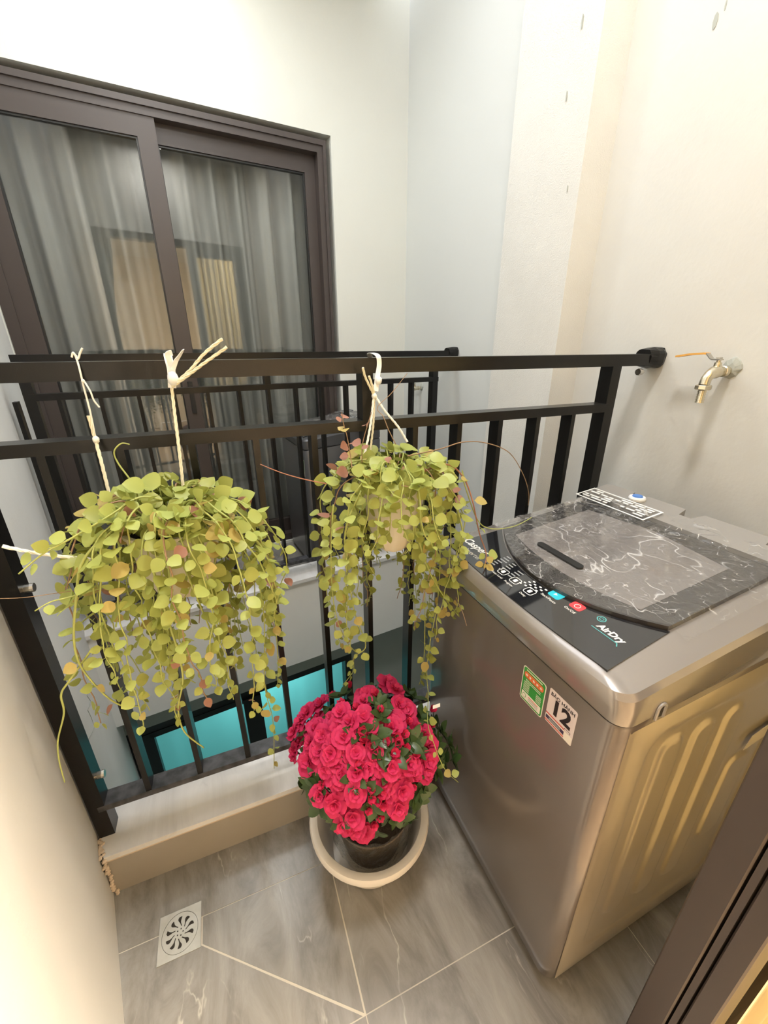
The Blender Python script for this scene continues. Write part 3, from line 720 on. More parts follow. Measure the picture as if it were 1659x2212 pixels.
# clip hook on the cover seam and tape
def clip():
    cx_, cz_ = .078, mseam(.078)+.004; P = []
    for k in range(11):
        a = math.pi*k/10; P.append((cx_+.0085*math.cos(a), -.003, cz_+.014+.0085*math.sin(a)))
    P = [(cx_+.0085, -.003, cz_-.006)]+P+[(cx_-.0085, -.003, cz_-.006)]
    return MB().tube(P, .0028, 8)
clip().build('cover_clip', 'machine_deck', machine, True, local=True)
MB().bbox((.070, -.003, mseam(.08)-.002), (.086, .003, mseam(.08)+.020), .002).build('clip_recess', 'dark_hole', machine, local=True)
MB().add([(.408, -.0070, .583), (.54, -.0070, .60), (.54, -.0070, .640), (.420, -.0070, .617), (.408, -.0080, .583), (.54, -.0080, .60), (.54, -.0080, .640), (.420, -.0080, .617)],
         [(0,1,2,3),(7,6,5,4),(0,4,5,1),(1,5,6,2),(2,6,7,3),(3,7,4,0)]).build('tape_strip', 'tape', machine, local=True)
# cap on the rear deck
MB().lathe([(.020, 0), (.021, .006), (.019, .010), (.013, .010)], (MD-.048, .418, mtop(.53)+.016), 24).build('inlet_cap', 'cap_white', machine, True, local=True)
MB().lathe([(.013, .0), (.012, .003)], (MD-.048, .418, mtop(.53)+.026), 20).build('cap_disc', 'cap_blue', machine, local=True)
# lid slot handle, film label
def lidM(x, y, dz, rz=0):    # text reads for someone standing at the machine's front
    tilt = math.atan(0.13)
    return Matrix.Translation((x, y, mtop(x)+dz)) @ Matrix.Rotation(-tilt, 4, 'Y') @ Matrix.Rotation(-math.pi/2+rz, 4, 'Z')
sl = MB().prism(rrect(.170, .186, .262, .392, .0075, 5, 2), lambda x, y: mtop(x)+.009, lambda x, y: mtop(x)+.0150).build('lid_handle_slot', 'black_plastic', lid, local=True)
def lid_quad(x0, x1, y0, y1, dz, h=.0004):
    return MB().prism([(x0, y0), (x1, y0), (x1, y1), (x0, y1)], lambda x, y: mtop(x)+dz, lambda x, y: mtop(x)+dz+h)
lab = MB()
for q in ((.430, .4345, .325, .532), (.496, .5005, .325, .532), (.4345, .496, .325, .3295), (.4345, .496, .5275, .532)):
    lab.prism([(q[0], q[2]), (q[1], q[2]), (q[1], q[3]), (q[0], q[3])], lambda x, y: mtop(x)+.0225, lambda x, y: mtop(x)+.0229)
lab = lab.build('film_label', 'white_print', machine, local=True)
random.seed(5)
lt = MB()
for k in range(5):
    x = .443+.0105*k; y = .340
    while y < .515:
        w = random.uniform(.012, .034)
        if random.random() < .75: lt.prism([(x, y), (x+.006, y), (x+.006, min(y+w, .522)), (x, min(y+w, .522))], lambda x, y: mtop(x)+.0225, lambda x, y: mtop(x)+.0229)
        y += w+.006
lt.build('label_print', 'grey_print' if False else 'white_print', lab, local=True)
# --- panel print
PZ = .0027
place_text('Casper', .030, panel, lidM(.062, .478, PZ, .0), 'white_print', bold=.0006, shear=.25)
place_text('inverter', .019, panel, lidM(.036, .452, PZ, .0), 'white_print', shear=.2)
place_text('AirDry', .0175, panel, lidM(.082, .106, PZ), 'white_print', bold=.0006, shear=.15)
def ring_prism(x, y, w, h, t_, m, name, par, r=.006):
    o_ = rrect(x-h/2, x+h/2, y-w/2, y+w/2, r, 4, 2); i_ = rrect(x-h/2+t_, x+h/2-t_, y-w/2+t_, y+w/2-t_, max(r-t_, .001), 4, 2)
    n = len(o_); vs = [(a, b_, mtop(a)+PZ) for a, b_ in o_]+[(a, b_, mtop(a)+PZ) for a, b_ in i_]
    return MB().add(vs, [(k, (k+1) % n, n+(k+1) % n, n+k) for k in range(n)]).build(name, m, par, local=True)
def key(x, y, w, h, m, name='panel_key'):
    return MB().prism(rrect(x-h/2, x+h/2, y-w/2, y+w/2, .005, 4, 2), lambda a, b_: mtop(a)+.002, lambda a, b_: mtop(a)+PZ+.0003).build(name, m, panel, local=True)
for (x, y, s_) in ((.049, .352, 'Water Level'), (.049, .312, 'Program'), (.049, .268, 'Delay')):
    ring_prism(x, y, .024, .021, .0016, 'white_print', 'key_outline', panel)
    place_text(s_, .0075, panel, lidM(x-.018, y, PZ), 'white_print', name='key_lettering')
    MB().prism(rrect(x-.005, x+.005, y-.004, y+.004, .002, 3, 2), lambda a, b_: mtop(a)+PZ, lambda a, b_: mtop(a)+PZ+.0002).build('key_icon', 'white_print', panel, local=True)
key(.083, .232, .028, .022, 'cyan_key'); key(.090, .186, .026, .021, 'red_key')
place_text('Start/Pause', .0085, panel, lidM(.063, .232, PZ), 'white_print', name='key_lettering')
place_text('On/Off', .0085, panel, lidM(.071, .186, PZ), 'white_print', name='key_lettering')
MB().prism([(.079, .236), (.087, .236), (.083, .229)], lambda a, b_: mtop(a)+PZ+.0003, lambda a, b_: mtop(a)+PZ+.0006).build('key_icon', 'white_print', panel, local=True)
ring_prism(.090, .186, .012, .012, .0012, 'white_print', 'key_icon', panel, .0055).location.z += .0005
for (x, y) in ((.0,.0),):
    ring_prism(.098, .139, .017, .016, .0018, 'teal_print', 'logo_ring', panel, .009)
    ring_prism(.098, .139, .008, .007, .0012, 'teal_print', 'logo_core', panel, .002)
    MB().prism([(.070, .136), (.0715, .136), (.0715, .084), (.065, .079), (.0645, .081), (.070, .085)], lambda a, b_: mtop(a)+PZ, lambda a, b_: mtop(a)+PZ+.0002).build('logo_swash', 'teal_print', panel, local=True)
# programme table: rows of small print and indicator dots
pr = MB()
random.seed(8)
for k in range(6):
    for q in range(3):
        y = .402-.030*q-.004; x = .092-.0088*k
        w = random.uniform(.012, .022)
        if x < (.084+.080*((y-.285)/.22)**2)-.012:
            pr.prism([(x, y), (x+.0032, y), (x+.0032, y-w), (x, y-w)][::-1], lambda a, b_: mtop(a)+PZ, lambda a, b_: mtop(a)+PZ+.0002)
pr.build('programme_print', 'grey_print', panel, local=True)
dts = MB()
for k in range(5):
    for q in range(4):
        x, y = .040+.0085*k+.003*q+.012, .300-.0125*q-.004*k
        if x < (.084+.080*((y-.285)/.22)**2)-.006: dts.prism(rrect(x-.0018, x+.0018, y-.003, y+.003, .001, 2, 2), lambda a, b_: mtop(a)+PZ, lambda a, b_: mtop(a)+PZ+.0002)
dts.build('indicator_dots', 'white_print', panel, local=True)
# --- stickers on the front
def FM(y, z, dx): return Matrix.Translation((-.0006-dx, y, z)) @ Matrix(((0, 0, -1, 0), (-1, 0, 0, 0), (0, 1, 0, 0), (0, 0, 0, 1)))
def fquad(poly, dx, th=.0003):
    # poly in (right, up) about the sticker centre
    return [( -.0006-dx, -a, b_) for a, b_ in poly]
def sticker_part(cy_, cz_, poly, dx, m, name, par):
    n = len(poly); vs = [(-.0004-dx, cy_-a, cz_+b_) for a, b_ in poly]+[(-.0004-dx-.0002, cy_-a, cz_+b_) for a, b_ in poly]
    fs = [tuple(range(n)), tuple(range(2*n-1, n-1, -1))]+[(k, n+k, n+(k+1) % n, (k+1) % n) for k in range(n)]
    return MB().add(vs, fs).build(name, m, par, local=True)
def R2(w, h, r, cx_=0, cy_=0): return [(a+cx_, b_+cy_) for a, b_ in rrect(-w/2, w/2, -h/2, h/2, r, 4, 2)]
gy, gz = .1735, .733
st = sticker_part(gy, gz, R2(.061, .081, .006), 0, 'sticker_white', 'energy_label', machine)
st['label'] = 'green energy label with five stars'
sticker_part(gy, gz, R2(.057, .077, .005), .0003, 'sticker_green', 'label_field', st)
sticker_part(gy, gz, R2(.051, .0135, .006, 0, .0235), .0006, 'sticker_orange', 'star_band', st)
for k in range(5):
    c0 = -.019+.0095*k; P = []
    for j in range(10):
        a = math.pi/2+math.pi*j/5; r = .0038 if j % 2 == 0 else .0017; P.append((c0+r*math.cos(a), .0235+r*math.sin(a)))
    sticker_part(gy, gz, P, .0009, 'sticker_white', 'star', st)
sticker_part(gy, gz, R2(.051, .017, .002, 0, -.0265), .0006, 'sticker_white', 'label_footer', st)
sticker_part(gy, gz, R2(.042, .0022, .0005, 0, .0345), .0006, 'sticker_white', 'print_line', st)
random.seed(2)
for k in range(8):
    z_ = .0125-.0038*k
    sticker_part(gy, gz, R2(.016 if k > 1 else .040, .0011, .0003, -.016 if k > 1 else 0, z_), .0006, 'sticker_white', 'print_line', st)
    if k > 2: sticker_part(gy, gz, R2(.013, .0011, .0003, .017, z_), .0006, 'sticker_white', 'print_line', st)
sticker_part(gy, gz, R2(.009, .010, .004, -.018, -.0265), .0009, 'sticker_green', 'footer_seal', st)
sticker_part(gy, gz, R2(.007, .008, .003, -.018, -.0265), .0011, 'sticker_white', 'footer_seal', st)
for k in range(3): sticker_part(gy, gz, R2(.026, .0014, .0004, .006, -.0225-.004*k), .0009, 'ink_red' if k == 0 else 'grey_print', 'print_line', st)
wy, wz = .1035, .740
st2 = sticker_part(wy, wz, R2(.063, .078, .004), 0, 'sticker_pink', 'warranty_label', machine)
st2['label'] = 'pale warranty label reading BAO HANH 12'
place_text('BẢO HÀNH', .0105, st2, FM(wy, wz+.0285, .0003), 'ink_black', bold=.0001)
place_text('12', .046, st2, FM(wy, wz+.0045, .0003), 'ink_black', bold=.0016)
sticker_part(wy, wz, R2(.013, .0042, .0008, .019, -.0165), .0003, 'ink_black', 'month_box', st2)
sticker_part(wy, wz, R2(.0115, .003, .0006, .019, -.0165), .0006, 'sticker_pink', 'month_box', st2)
sticker_part(wy, wz, R2(.045, .0024, .0004, -.009, -.0185), .0003, 'ink_red', 'red_stripe', st2)
sticker_part(wy, wz, R2(.045, .0145, .0004, -.009, -.0280), .0003, 'sticker_white', 'stripe_field', st2)
sticker_part(wy, wz, R2(.043, .0078, .0004, -.0085, -.0270), .0006, 'ink_navy', 'navy_stripe', st2)
sticker_part(wy, wz, R2(.027, .0050, .0004, -.0085, -.0270), .0009, 'grey_print', 'stripe_print', st2)
sticker_part(wy, wz, R2(.045, .0024, .0004, -.009, -.0345), .0006, 'ink_red', 'red_stripe', st2)
sticker_part(wy, wz, R2(.0165, .0170, .001, .0225, -.0290), .0006, 'sticker_white', 'white_square', st2)

# far machine
fmac = washer((0.425, 2.285, 0.0), B, 'dark grey washing machine under crumpled film on the balcony opposite', False, 'far_machine', 'far_machine', 'far_machine', 0.86, 0.985)[0]
s3 = MB().box((-.0012, .025, .64), (-.0006, .075, .74)).build('energy_label', 'sticker_white', fmac, local=True)
MB().box((-.0018, .028, .67), (-.0013, .05, .735)).build('label_field', 'sticker_green', s3, local=True)

# ================================================================== TAPS
def tap(label, p, sc_, group=None):
    """p: point on the right wall; body runs along -x"""
    p = Vector(p)
    t = thing('garden_tap', label, 'tap', p, 0, None)
    def T(x, y, z): return p+Vector((x, y, z))*sc_
    random.seed(6)
    L = []
    for dx, s_ in ((0.004, 1.0), (-.004, .85), (-.009, .45)):
        L.append([T(dx, .026*s_*math.cos(a)*random.uniform(.8, 1.2)-.004, .026*s_*math.sin(a)*random.uniform(.8, 1.3)+.006) for a in [2*math.pi*j/14 for j in range(14)]])
    MB().loft(L).build('mortar_patch', 'grey_wall', t)
    MB().tube([T(.0, 0, 0), T(-.018, 0, 0), T(-.019, 0, 0), T(-.030, 0, 0), T(-.031, 0, 0), T(-.043, 0, -.001), T(-.055, 0, -.001), T(-.064, 0, -.002), T(-.076, 0, -.008), T(-.084, 0, -.017), T(-.087, 0, -.032)],
              [v*sc_ for v in (.011, .011, .014, .014, .012, .0125, .0165, .015, .0125, .012, .0125)], 16).build('tap_body', 'brass_tap', t, True, 40)
    MB().tube([T(-.055, 0, .012), T(-.055, 0, .022), T(-.055, 0, .0221), T(-.055, 0, .030)], [v*sc_ for v in (.009, .008, .005, .005)], 12).build('valve_stem', 'brass_tap', t, True, 40)
    MB().tube([T(-.055, 0, .030), T(-.055, 0, .034)], [.007*sc_]*2, 6).build('stem_nut', 'steel', t)
    P = [T(-.055, -.006, .0285), T(-.055, .012, .0285), T(-.055, .018, .030), T(-.055, .030, .042), T(-.055, .036, .043), T(-.053, .075, .040), T(-.050, .112, .034)]
    lv = MB(); w = .0085*sc_; h = .0014*sc_
    lv.loft([[q+Vector((-w, 0, -h)), q+Vector((w, 0, -h)), q+Vector((w, 0, h)), q+Vector((-w, 0, h))] for q in P[:4]]); lv.build('lever_shank', 'steel', t)
    lv = MB(); w *= 1.1; h *= 1.6
    lv.loft([[q+Vector((-w, 0, -h)), q+Vector((w, 0, -h)), q+Vector((w, 0, h)), q+Vector((-w, 0, h))] for q in P[3:]]); lv.build('lever_handle', 'orange_lever' if sc_ == 1 else 'steel', t)
    MB().tube([T(-.087, 0, -.032), T(-.087, 0, -.034), T(-.0872, 0, -.042), T(-.0872, 0, -.044)], [v*sc_ for v in (.0165, .0185, .0185, .016)], 8).build('hose_nut', 'brass_tap', t)
    pts, rr = [], []
    for k in range(5):
        z = -.044-.0065*k; pts += [T(-.0873, 0, z), T(-.0873, 0, z-.006)]; rr += [.0088*sc_, .0102*sc_]
    MB().tube(pts, rr, 14).build('hose_barb', 'brass_tap', t, True, 30)
    return t
tap('brass ball tap with an orange lever on the right wall', (xright(.71), .712, 1.287), 1.0)
tap('small metal tap on the pale wall of the balcony opposite', (xright(2.6), 2.60, 1.085), 0.95)

# ================================================================== FLOOR DRAIN
dr = thing('floor_drain', 'square steel floor drain with a petal grate', 'drain', (-0.271, 0.699, 0.0))
x0, x1, y0, y1 = -.319, -.223, .651, .747
dcx, dcy, dr_ = -.271, .699, .0415
def plate_ring(outer, inner, z0, z1):
    n = len(outer); m = MB()
    vs = [(x, y, z1) for x, y in outer]+[(x, y, z1) for x, y in inner]+[(x, y, z0) for x, y in outer]+[(x, y, z0) for x, y in inner]
    fs = []
    for k in range(n):
        j = (k+1) % n
        fs += [(k, j, n+j, n+k), (2*n+k, 3*n+k, 3*n+j, 2*n+j), (k, 2*n+k, 2*n+j, j), (n+k, n+j, 3*n+j, 3*n+k)]
    return m.add(vs, fs)
out_, inn = [], []
for k in range(64):
    a = 2*math.pi*k/64; c_, s_ = math.cos(a), math.sin(a); q = max(abs(c_), abs(s_))
    out_.append((dcx+.048*c_/q, dcy+.048*s_/q)); inn.append((dcx+dr_*c_, dcy+dr_*s_))
plate_ring(out_, inn, 0.0, 0.0022).build('drain_plate', 'drain_plate', dr)
MB().lathe([(dr_-.0009, 0.0002), (dr_-.0009, .0019)], (dcx, dcy, 0), 48).build('grate_disc', 'drain_plate', dr)
for k in range(10):
    a0 = 2*math.pi*k/10+.2; L, Rr = [], []
    for j in range(9):
        t = j/8; r = .0125+.0195*t; a = a0+.28*math.sin(t*2.4)-.1; w = .0011+.0030*ss((t-.25)/.6)*(1 if t < .93 else .6)
        d = Vector((math.cos(a), math.sin(a), 0)); pn = Vector((-d.y, d.x, 0)); c = Vector((dcx, dcy, .00195))+d*r
        L.append(c+pn*w); Rr.append(c-pn*w)
    poly = L+Rr[::-1]; n = len(poly)
    MB().add([p for p in poly]+[p+Vector((0, 0, .0002)) for p in poly], [tuple(range(n))[::-1], tuple(range(n, 2*n))]).build('grate_slot', 'dark_hole', dr)
for k in range(5):
    a = 2*math.pi*k/5; MB().lathe([(.0016, .0019), (.0016, .00215)], (dcx+.0068*math.cos(a), dcy+.0068*math.sin(a), 0), 8).build('grate_hole', 'dark_hole', dr)

# ================================================================== LEAVES AND FLOWERS (shared meshes)
def leaf_mesh(name, m, wid, cup, tip, n=7, fold=0.0):
    """unit leaf along +x, normal +z, length 1"""
    b = MB(); vs, fs = [], []
    for i in range(n+1):
        t = i/n; w = wid*math.sin(math.pi*min(1, t**.80))**.75*(1-.15*tip*t) if 0 < t < 1 else 0.0
        z = cup*4*t*(1-t)*.5-.25*cup*t
        for j in (-1, 0, 1): vs.append((t, w*j, z+abs(j)*w*fold))
    for i in range(n):
        for j in range(2): fs.append((i*3+j, i*3+j+1, (i+1)*3+j+1, (i+1)*3+j))
    # a short petiole
    k = len(vs); vs += [(-.22, .012, 0), (-.22, -.012, 0), (.03, -.014, 0), (.03, .014, 0)]; fs.append((k, k+1, k+2, k+3))
    b.add(vs, fs); return b.mesh(name, m, True, 180)
LEAF = {c: [leaf_mesh('leaf', 'leaf_'+c, w, cu, tp, fold=fo) for w, cu, tp, fo in ((.46, .10, .4, .12), (.42, -.12, .9, -.10), (.52, .05, .1, .2))] for c in ('lime', 'olive', 'gold', 'pink')}
DLEAF = [leaf_mesh('azalea_leaf', 'leaf_dark', w, cu, tp, 6, fold=fo) for w, cu, tp, fo in ((.26, -.12, .3, .15), (.30, .10, .2, .2))]

def frame(x, up):
    x = x.normalized(); z = up-x*up.dot(x); z = z.normalized() if z.length > 1e-6 else x.orthogonal().normalized()
    y = z.cross(x)
    return Matrix(((x.x, y.x, z.x), (x.y, y.y, z.y), (x.z, y.z, z.z))).to_4x4()
def emit_leaves(root, items, name, limit=300):
    """items: (matrix world, mesh). nearest become parts, the rest one stuff mesh per material"""
    items.sort(key=lambda it: (it[0].translation-CAM).length/ it[0].to_scale().x**.5)
    inv = WM[root.name].inverted()
    for M, me in items[:limit]:
        o = bpy.data.objects.new(name, me); COL.objects.link(o); o.parent = root; o.matrix_basis = inv @ M
    rest = {}
    for M, me in items[limit:]: rest.setdefault(me.materials[0].name, []).append((M, me))
    b = MB(); mats, idx = [], []
    for mn, L in rest.items():
        mats.append(mn)
        for M, me in L:
            n0 = len(b.f); b.add([inv @ M @ v.co for v in me.vertices], [tuple(p.vertices) for p in me.polygons]); idx += [len(mats)-1]*(len(b.f)-n0)
    if b.f:
        me = b.mesh(name+'_mass', None, True, 180)
        for mn in mats: me.materials.append(MAT[mn])
        me.polygons.foreach_set('material_index', idx)
        o = bpy.data.objects.new('inner_foliage', me); link(o, root); o['kind'] = 'stuff'

def rope(pts, r, m, root, name='cord', twist=True):
    P = smoothpath(pts, 14)
    b = MB()
    if twist:
        # two strands twisted together
        for ph in (0, 2.094, 4.189):
            Q = []; L = 0.0
            for i, p in enumerate(P):
                t = (P[min(i+1, len(P)-1)]-P[max(i-1, 0)]).normalized(); a = t.orthogonal().normalized(); c = t.cross(a)
                if i: L += (P[i]-P[i-1]).length
                an = ph+L/(r*7.0)*2*math.pi*0.5
                Q.append(p+(a*math.cos(an)+c*math.sin(an))*r*.52)
            b.tube(Q, r*.56, 5)
    else: b.tube(P, r, 6)
    return b.build(name, m, root, True, 60)

def vine_leaves(path, rnd, items, step, size, palette, axis, start=.0, droop=0.0):
    L = 0.0; nxt = start+rnd.uniform(0, step); node = 0; tot = sum((path[i]-path[i-1]).length for i in range(1, len(path)))
    for i in range(1, len(path)):
        seg = (path[i]-path[i-1]).length; L += seg
        if L < nxt: continue
        nxt += step*rnd.uniform(.75, 1.35); node += 1
        t = (path[i]-path[i-1]).normalized(); out = (path[i]-axis); out.z = 0
        out = out.normalized() if out.length > 1e-4 else Vector((0, -1, 0))
        a = t.orthogonal().normalized(); c = t.cross(a); ph = node*math.pi/2+rnd.uniform(-.7, .7)
        q = 1-.45*(L/tot)**2
        for sgn in (0, math.pi):
            if rnd.random() < .12: continue
            d = a*math.cos(ph+sgn)+c*math.sin(ph+sgn)
            d = (d+t*rnd.uniform(-.1, .5)+out*.35+Vector((0, 0, -.25+droop))).normalized()
            up = (out*.55+Vector((0, -.45, .75))+Vector((rnd.uniform(-.7, .7), rnd.uniform(-.7, .7), rnd.uniform(-.5, .5))))
            s = size*q*rnd.uniform(.72, 1.25)
            col = rnd.choices(list(palette.keys()), list(palette.values()))[0]
            M = Matrix.Translation(path[i]+d*s*.2) @ frame(d, up) @ Matrix.Scale(s, 4)
            items.append((M, rnd.choice(LEAF[col])))

def hanging_plant(label, C, zr, r, seed, nv, reach, lens, extra, ropes, potprof, nleaf_step, size):
    rnd = random.Random(seed)
    t = thing('hanging_plant', label, 'hanging plant', (C[0], C[1], zr-potprof[-1][1]))
    zb = zr-potprof[-1][1]
    pot = MB(); n = 40
    L = []
    for (rr, z) in potprof:
        L.append([Vector((C[0]+rr*(1+.035*math.cos(10*2*math.pi*j/n))*math.cos(2*math.pi*j/n), C[1]+rr*(1+.035*math.cos(10*2*math.pi*j/n))*math.sin(2*math.pi*j/n), zb+z)) for j in range(n)])
    rl, zl = potprof[-1]
    for (rr, z) in ((rl+.004, zl+.001), (rl+.004, zl+.007), (rl-.004, zl+.007), (rl-.008, zl-.012)):
        L.append([Vector((C[0]+rr*math.cos(2*math.pi*j/n), C[1]+rr*math.sin(2*math.pi*j/n), zb+z)) for j in range(n)])
    pot.loft(L, True, False); pot.build('planter', 'planter_cream', t, True, 50)
    MB().lathe([(rl-.007, -.011), (rl*.5, -.004), (rl*.1, -.002)], (C[0], C[1], zr), 24).build('soil', 'soil', t)
    items = []
    axis = Vector((C[0], C[1], zr-.1))
    for k in range(nv):
        ph = 2*math.pi*(k+rnd.uniform(-.4, .4))/nv
        d = Vector((math.cos(ph), math.sin(ph), 0))
        R = r+reach(d, rnd); Ln = rnd.uniform(*lens(d)); up = rnd.uniform(.02, .065)
        sw = Vector((rnd.uniform(-.03, .03), rnd.uniform(-.02, .02), 0)); c = Vector((C[0], C[1], zr))
        P = [c+d*r*.35+Vector((0, 0, -.005)), c+d*r*.8+Vector((0, 0, up)), c+d*(r+(R-r)*.55)+Vector((0, 0, up*.7-.01)), c+d*R*.97+Vector((0, 0, -.06)),
             c+d*R+Vector((0, 0, -.06-.45*Ln))+sw*.4, c+d*(R-.015)+Vector((0, 0, -.06-Ln))+sw]
        pts = [p for p in smoothpath(P, 9)]
        pts = [p+Vector((noise.noise(p*22), noise.noise(p*22+Vector((7, 3, 1))), 0))*.010*min(1, i/12) for i, p in enumerate(pts)]
        pts = [Vector((max(p.x, xleft(min(p.y, 1.2))+.03), min(p.y, .895 if p.z > .28 else .88), p.z)) for p in pts]
        if pts[-1].x > .46: pts = [Vector((min(p.x, .462) if p.z < .93 else p.x, p.y, p.z)) for p in pts]
        MB().tube(pts, [.0019*(1-.5*i/len(pts)) for i in range(len(pts))], 5).build('vine', 'vine_green' if rnd.random() < .85 else 'vine_brown', t, True, 180)
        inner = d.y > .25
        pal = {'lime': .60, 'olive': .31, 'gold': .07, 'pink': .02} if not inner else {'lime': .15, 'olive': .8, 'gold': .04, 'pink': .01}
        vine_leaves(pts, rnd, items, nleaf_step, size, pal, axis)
    # leaves of the crown
    for k in range(70):
        a = rnd.uniform(0, 2*math.pi); q = rnd.uniform(0, 1)**.5*(r+.05); h = .055*(1-(q/(r+.06))**2)
        p = Vector((C[0]+q*math.cos(a), min(C[1]+q*math.sin(a), .89), zr+h+rnd.uniform(-.005, .03)))
        d = Vector((math.cos(a), math.sin(a), rnd.uniform(-.3, .5))); up = Vector((rnd.uniform(-.5, .5), -.5+rnd.uniform(-.5, .5), .9))
        col = rnd.choices(['lime', 'olive', 'gold', 'pink'], [.68, .2, .08, .04])[0]
        items.append((Matrix.Translation(p) @ frame(d, up) @ Matrix.Scale(size*rnd.uniform(.85, 1.35), 4), rnd.choice(LEAF[col])))
    # individually traced runners: list of (points, material, radius, leaf step or 0, palette)
    for (P, m, rad, step, pal) in extra:
        pts = [CAM+(p-CAM)*(0.460/p.x) if (0.460 < p.x < 0.62 and p.z < 0.885+0.13*max(0, p.x-.49)) else p for p in smoothpath(P, 8)]
        MB().tube(pts, [rad*(1-.45*i/len(pts)) for i in range(len(pts))], 5).build('vine', m, t, True, 180)
        if step: vine_leaves(pts, rnd, items, step, size*.95, pal, axis, start=step*.6)
    for rp in ropes: rope(*rp[:3], t, *rp[3:])
    emit_leaves(t, items, 'leaf')
    return t, len(items)

def Y(y, *uv): return [ony(u, v, y) for u, v in uv]
def YY(*uvy): return [ony(u, v, y) for u, v, y in uvy]
GP = {'lime': .78, 'gold': .17, 'pink': .05}
GL = {'lime': .75, 'olive': .2, 'gold': .05}
RP = {'pink': .75, 'gold': .25}
# --- left plant
CL, ZL = (-0.108, 0.785), 1.045
exL = [
    (YY((350, 1080, .76), (300, 1075, .745), (235, 1115, .72), (150, 1165, .70), (95, 1195, .69), (40, 1240, .68)), 'vine_green', .0021, .034, GL),
    (YY((300, 1090, .78), (290, 1050, .78), (255, 1000, .79), (247, 975, .79), (262, 958, .79), (280, 960, .79)), 'vine_green', .0017, .0, GP),
    (YY((245, 1140, .73), (180, 1210, .70), (165, 1290, .69), (160, 1380, .69), (175, 1440, .69), (225, 1500, .70), (265, 1525, .71), (300, 1525, .72)), 'vine_green', .0024, .055, GP),
    (YY((200, 1400, .70), (150, 1470, .69), (132, 1500, .69), (138, 1540, .69), (125, 1600, .69), (128, 1645, .69), (140, 1690, .69)), 'vine_green', .0020, .0, GP),
    (YY((330, 1230, .68), (360, 1330, .67), (385, 1410, .67), (395, 1470, .67), (385, 1530, .68), (398, 1580, .68), (440, 1615, .69)), 'vine_green', .0024, .0, GP),
    (YY((360, 1140, .70), (400, 1230, .68), (470, 1400, .68), (500, 1480, .70)), 'vine_green', .0022, .05, GL),
    (YY((320, 1120, .74), (420, 1150, .69), (520, 1180, .69), (560, 1190, .72)), 'vine_green', .002, .045, GL),
    (YY((400, 1110, .74), (480, 1140, .71), (545, 1220, .71), (570, 1330, .73), (572, 1480, .76), (590, 1560, .78), (592, 1660, .80)), 'vine_green', .0016, .04, GP),
    (YY((420, 1100, .76), (510, 1130, .74), (565, 1190, .74), (590, 1300, .76), (600, 1420, .78), (600, 1480, .79)), 'vine_green', .0016, .03, GP),
    (YY((220, 1270, .72), (150, 1290, .70), (110, 1300, .69), (75, 1320, .68)), 'vine_green', .0016, .04, GL),
    (YY((280, 1280, .74), (180, 1275, .72), (60, 1290, .71), (0, 1293, .70)), 'vine_brown', .0008, 0, GP),
]
roL = [
    (YY((168, 772, .945), (163, 768, .92), (170, 790, .898), (182, 840, .895), (195, 890, .893), (206, 945, .893)), .0016, 'white_rope', 'cord', False),
    (YY((155, 772, .90), (158, 762, .90), (168, 775, .90), (173, 762, .90), (178, 752, .90)), .0018, 'white_rope', 'cord_end', False),
    (YY((183, 825, .893), (195, 845, .89), (203, 865, .89), (215, 880, .89)), .0016, 'white_rope', 'cord_end', False),
    (YY((191, 898, .893), (206, 950, .89), (222, 1010, .87), (245, 1105, .845)), .0030, 'cotton_rope', 'rope'),
    (YY((371, 838, .895), (378, 900, .885), (388, 980, .865), (397, 1065, .845)), .0030, 'cotton_rope', 'rope'),
    (YY((378, 828, .89), (410, 800, .88), (440, 765, .87), (480, 732, .86)), .0030, 'cotton_rope', 'rope_end'),
    (YY((372, 835, .895), (400, 815, .88), (440, 785, .87), (490, 750, .865)), .0030, 'cotton_rope', 'rope_end'),
    (YY((5, 1180, .70), (80, 1195, .71), (140, 1203, .725), (195, 1208, .74)), .0028, 'white_rope', 'rope_end'),
]
def reachL(d, rnd):
    m = .125 if abs(d.x) > .55 else .085
    if d.y > .3: m = .03
    return rnd.uniform(.015, m)
def lensL(d): return (.10, .36) if d.y > -.2 else (.08, .30)
pp = [(.036, 0), (.052, .02), (.066, .06), (.074, .105), (.080, .135)]
hl, nl = hanging_plant('wide bushy hanging vine at the left, roped to the rail by two cords', CL, ZL, .080, 21, 54, reachL, lensL, exL, roL, pp, .030, .0275)
# ribbons
def ribbon(pts, w, root, name='ribbon', m='white_ribbon', tw=0.0):
    P = smoothpath(pts, 6); b = MB(); L = []
    for i, p in enumerate(P):
        t = (P[min(i+1, len(P)-1)]-P[max(i-1, 0)]).normalized(); s = Vector((1, 0, 0)); s = (s-t*s.dot(t)).normalized(); nn = t.cross(s)
        a = tw*i/len(P); s2 = s*math.cos(a)+nn*math.sin(a); n2 = t.cross(s2)
        L.append([p-s2*w+n2*.0006, p+s2*w+n2*.0006, p+s2*w-n2*.0006, p-s2*w-n2*.0006])
    return b.loft(L).build(name, m, root)
ribbon(YY((362, 770, .955), (362, 764, .93), (364, 775, .902), (370, 800, .899), (372, 838, .895)), .007, hl)
ribbon(YY((370, 790, .897), (366, 778, .893), (362, 765, .89), (372, 762, .89)), .005, hl, 'ribbon_tail', tw=.8)
ribbon(YY((373, 800, .895), (380, 780, .89), (388, 768, .885), (396, 755, .88)), .004, hl, 'ribbon_tail', tw=1.2)
random.seed(1)
